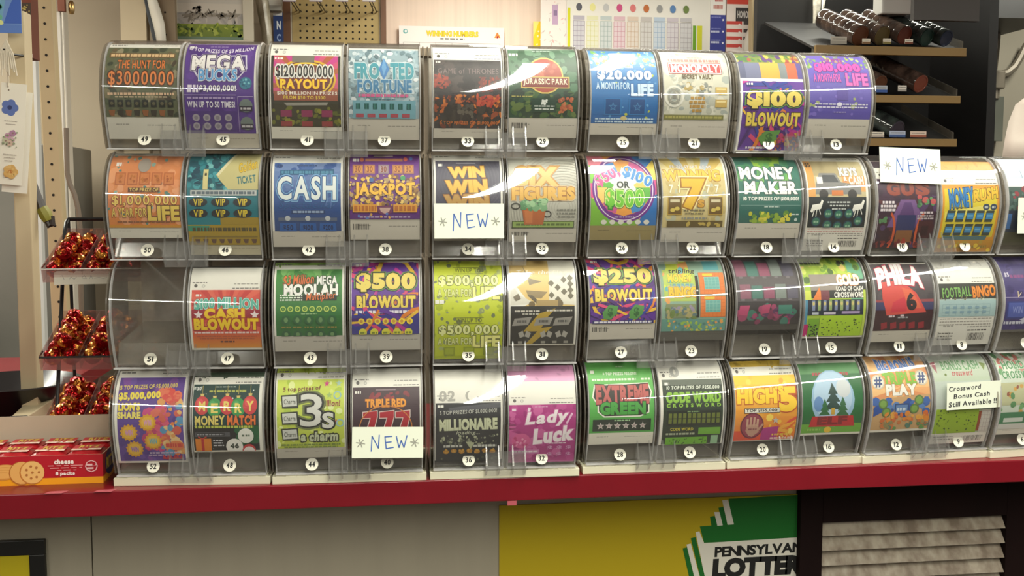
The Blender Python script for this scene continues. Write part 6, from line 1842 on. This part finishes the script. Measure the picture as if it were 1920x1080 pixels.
# ------------------------------------------------------------------ dark cabinet, posts and tobacco shelves at the right
dark = mat('black_laminate', (18, 16, 16), .5, var=.1, scale=3)
tag(slab_at(1446, -40, 1478, 130, 2.35, .03, floor=True).obj('dark_board', mat('charcoal_board', (66, 58, 54), .6)), 'dark grey board between the tan upright and the grey post', 'board')
tag(slab_at(1480, -40, 1499, 120, 2.2, .05, floor=True).obj('grey_post', mat('greige_paint', (176, 164, 146), .6)), 'greige wooden post left of the tan post', 'post')
tag(slab_at(1499, -40, 1522, 120, 2.18, .05, floor=True).obj('tan_post', mat('tan_wood', (176, 148, 104), .55, rgb2=(156, 128, 88), scale=8, stretch=(1, 1, .1))), 'tan wooden post between the grey post and the paper strips', 'post')
curl('paper_strip', [(1524, -20), (1522, 30), (1521, 70), (1520, 110)], [(1540, -20), (1538, 30), (1536, 70), (1535, 110)], 2.0, -.02, mat('speckled_paper', (196, 190, 174), .7, rgb2=(150, 144, 132), scale=60), 'speckled paper strip beside the tan post', 'paper')
curl('curled_strip', [(1541, -20), (1540, 30), (1538, 70), (1537, 115)], [(1552, -20), (1543, 25), (1550, 65), (1562, 115)], 1.9, -.03, white_paper, 'white curled paper strip hanging left of the tobacco shelves', 'paper')

SYF = 1.55
sh = []
for px0, px1, yt, yb in ((1530, 1812, 84, 106), (1600, 1801, 177, 194), (1590, 1794, 259, 275)):
    sh.append((at(px0, yt, SYF), at(px1, yb, SYF)))
bx = np.array([at(1690, 100, SYF)[0], SYF + .25, 0])
t = thing('tobacco_shelf', bx, 'black gravity shelf unit with three tan shelf boards right of the dispensers', 'shelf unit')
tanb = mat('tan_shelf_edge', (140, 112, 64), .5, rgb2=(120, 94, 52), scale=6, stretch=(.2, 1, 1))
xL, xR = sh[0][0][0] - .02, at(1832, 150, SYF + .15)[0]
SL = .69                                        # rise of the shelves towards the back
MB().box(xL - bx[0], xR - bx[0], .20, .23, 0, 2.3).obj('back_board', dark, t)
MB().box(xR - bx[0], xR - bx[0] + .03, -.16, .23, 0, 2.3).obj('side_board', dark, t)
MB().box(xL - bx[0], xR - bx[0], -.23, .20, 0, sh[2][1][2] - .03).obj('lower_case', dark, t)
for (a_, b_), nm in zip(sh, ('top', 'middle', 'low')):
    o = MB().box(a_[0] - bx[0], b_[0] - bx[0], -.25, -.235, b_[2], a_[2]).obj('shelf_board', tanb, t, bevel=.001)
    MB().hexa([(a_[0] - bx[0], -.235, a_[2] - .012), (b_[0] - bx[0], -.235, a_[2] - .012), (b_[0] - bx[0], .18, a_[2] - .012 + .415 * SL * .5), (a_[0] - bx[0], .18, a_[2] - .012 + .415 * SL * .5)],
              [(a_[0] - bx[0], -.235, a_[2] - .004), (b_[0] - bx[0], -.235, a_[2] - .004), (b_[0] - bx[0], .18, a_[2] - .004 + .415 * SL * .5), (a_[0] - bx[0], .18, a_[2] - .004 + .415 * SL * .5)]).obj('shelf_deck', dark, t)
    MB().prism([(-.235, a_[2] - .003), (.10, a_[2] + .115), (.10, a_[2] + .14), (-.235, a_[2] + .022)], 0, b_[0] - bx[0] - .006, b_[0] - bx[0] - .003).obj('clear_divider', SMOKY, t)

def roll(px, py, ppx, k, lid, body, label, px_len=1.0):
    """Shrink-wrapped roll of round tins lying on a sloping shelf, its front lid at this pixel with radius ppx."""
    Yf = SYF + .02
    c = at(px, py, Yf)
    r = ppx / 2000 * (Yf - CAM[1])
    ax = np.array([-.050, .125, .066]); ax = ax / np.linalg.norm(ax)
    L = .17 * px_len
    t = thing('tin_roll', c, label, 'tobacco tins', 'rolls of round tins on the tobacco shelves')
    prof_ = []
    n = 7
    for i in range(n):
        z0, z1 = L * i / n, L * (i + 1) / n
        prof_ += [(r * .985, z0), (r, z0 + .003), (r, z1 - .003), (r * .985, z1)]
    MB().lathe(prof_, (0, 0, 0), ax, 28).obj('wrapped_tins', body, t, smooth=True)
    MB().lathe([(r * .93, .0), (r * .93, -.002), (r * .80, -.0022), (r * .78, -.0012), (.0005, -.0012)], (0, 0, 0), ax, 28).obj('end_lid', lid, t, smooth=True)

def gloss(name, rgb, rgb2):
    return mat(name, rgb, .13, 0, rgb2=rgb2, scale=26)
lidc = lambda n, c: mat(n, c, .3, .2)
br = gloss('brown_wrap', (92, 74, 64), (52, 42, 38))
gr = gloss('green_black_wrap', (58, 66, 62), (34, 36, 36))
roll(1613, 67, 21, 0, lidc('copper_lid', (96, 58, 38)), br, 'brown wrapped tin roll, leftmost on the top shelf board')
roll(1654, 67, 20, 0, lidc('olive_lid', (92, 78, 46)), br, 'brown wrapped tin roll with olive lid, second from the left on the top shelf board')
roll(1696, 66, 19, 0, lidc('rust_lid', (100, 48, 34)), br, 'brown wrapped tin roll with rust lid in the middle of the top shelf board')
roll(1738, 70, 18.5, 0, lidc('dark_green_lid', (28, 52, 44)), gr, 'dark tin roll with green lid, fourth from the left on the top shelf board', .9)
roll(1774, 72, 17.5, 0, lidc('dark_blue_lid', (40, 46, 66)), gr, 'dark tin roll with blue lid, rightmost on the top shelf board', .85)
roll(1650, 157, 18, 1, lidc('copper_lid', (96, 58, 38)), br, 'brown tin roll half hidden behind the dispenser on the middle shelf board')
roll(1726, 157, 19, 1, lidc('brick_lid', (124, 64, 48)), gloss('dark_brown_wrap', (84, 66, 58), (44, 34, 30)), 'long dark brown tin roll with brick red lid on the middle shelf board', 1.15)
roll(1682, 243, 19, 2, lidc('grey_violet_lid', (66, 60, 72)), gr, 'dim grey tin roll on the lowest shelf board')

def tagcard(px0, py0, px1, py1, c1, c2, label):
    o = board('shelf_price_tag', px0, py0, px1, py1, SYF - .003, lambda a: (a.bg(c1), a.R(0, 60, 100, 100, c2), a.G(10, 25, 90, 16, (120, 116, 110))), back=c1, t=.001)
    tag(o, label, 'price tag', 'price tags on the tobacco shelf edges')
tagcard(1558, 68, 1588, 82, (176, 170, 158), (150, 146, 136), 'pale price tag left of the rolls on the top shelf board')
tagcard(1617, 72, 1632, 82, (214, 206, 190), (120, 90, 60), 'white price tag before the leftmost roll of the top shelf board')
tagcard(1656, 72, 1671, 82, (214, 206, 190), (120, 110, 60), 'white price tag before the olive-lidded roll')
tagcard(1697, 73, 1712, 82, (214, 206, 190), (110, 60, 40), 'white price tag before the rust-lidded roll')
tagcard(1634, 160, 1664, 173, (160, 166, 176), (50, 80, 140), 'blue and white price tag on the middle shelf board beside the dispenser')
tagcard(1684, 160, 1700, 171, (206, 200, 190), (150, 146, 140), 'small white price tag left of the brick-lidded roll')
tagcard(1629, 247, 1658, 257, (214, 206, 190), (170, 160, 150), 'pale price tag at the left of the lowest shelf board')
tagcard(1668, 245, 1698, 257, (160, 170, 190), (60, 84, 130), 'blue price tag in the middle of the lowest shelf board')
tagcard(1707, 246, 1737, 257, (206, 186, 170), (150, 90, 70), 'red-brown price tag at the right of the lowest shelf board')

# pale appliance and dark cabinet above the shelves
o = slab_at(1655, -60, 1713, 27, 1.62, .06, ceil=True).obj('white_appliance', mat('pale_grey_plastic', (206, 204, 198), .4), bevel=.004); tag(o, 'pale grey appliance hanging above the top shelf board', 'appliance')
o = slab_at(1716, -60, 1836, 40, 1.45, .02, ceil=True).obj('dark_hood', mat('charcoal_metal', (64, 60, 58), .5)); tag(o, 'charcoal panel above the right end of the tobacco shelves', 'panel')
o = slab_at(1838, -60, 1990, 36, 2.2, .398, ceil=True).obj('wall_cupboard', dark); tag(o, 'black wall cupboard at the top right', 'cupboard')

# electrical box and conduit on the right wall
EY = BACK - .04
a_, b_ = at(1816, 181, EY), at(1878, 264, EY)
t = thing('electrical_box', ((a_[0] + b_[0]) / 2, EY, b_[2]), 'grey-green electrical box on the beige wall at the right', 'electrical box')
w, h = b_[0] - a_[0], a_[2] - b_[2]
gg = mat('grey_green_enamel', (92, 94, 84), .45, var=.05, scale=8)
MB().box(-w / 2, w / 2, 0, .045, 0, h).obj('case', gg, t, bevel=.003)
MB().box(-w * .02, w * .5 + .002, -.004, 0, -.002, h + .002).obj('cover_plate', gg, t, bevel=.0015)
c0 = at(1860, 152, EY)
t2 = thing('conduit', c0, 'grey metal conduit with a junction fitting above the electrical box', 'conduit')
cm = mat('conduit_metal', (122, 114, 100), .45, .3)
q = lambda x, y, Y=EY: at(x, y, Y) - c0
MB().tube([q(1870, 36), q(1866, 90), q(1861, 135)], .018).obj('vertical_tube', cm, t2, smooth=True)
MB().tube([q(1872, 140), q(1888, 137), q(1902, 126), q(1912, 110), q(1925, 84)], .016).obj('bent_tube', cm, t2, smooth=True)
MB().tube([q(1866, 166), q(1865, 185)], .018).obj('nipple', cm, t2, smooth=True)
p, r_ = q(1848, 133), q(1876, 168)
MB().box(p[0], r_[0], -.035, .02, r_[2], p[2]).obj('junction_body', cm, t2, bevel=.006)

curl('large_receipt', [(1925, 180), (1904, 196), (1891, 228), (1884, 262), (1878, 300)], [(1990, 170), (1990, 196), (1990, 228), (1990, 262), (1990, 300)], .20, -.02, mat('cream_paper', (178, 167, 156), .7, rgb2=(168, 152, 142), scale=14), 'large curled cream paper standing behind the dispensers at the right edge', 'paper')
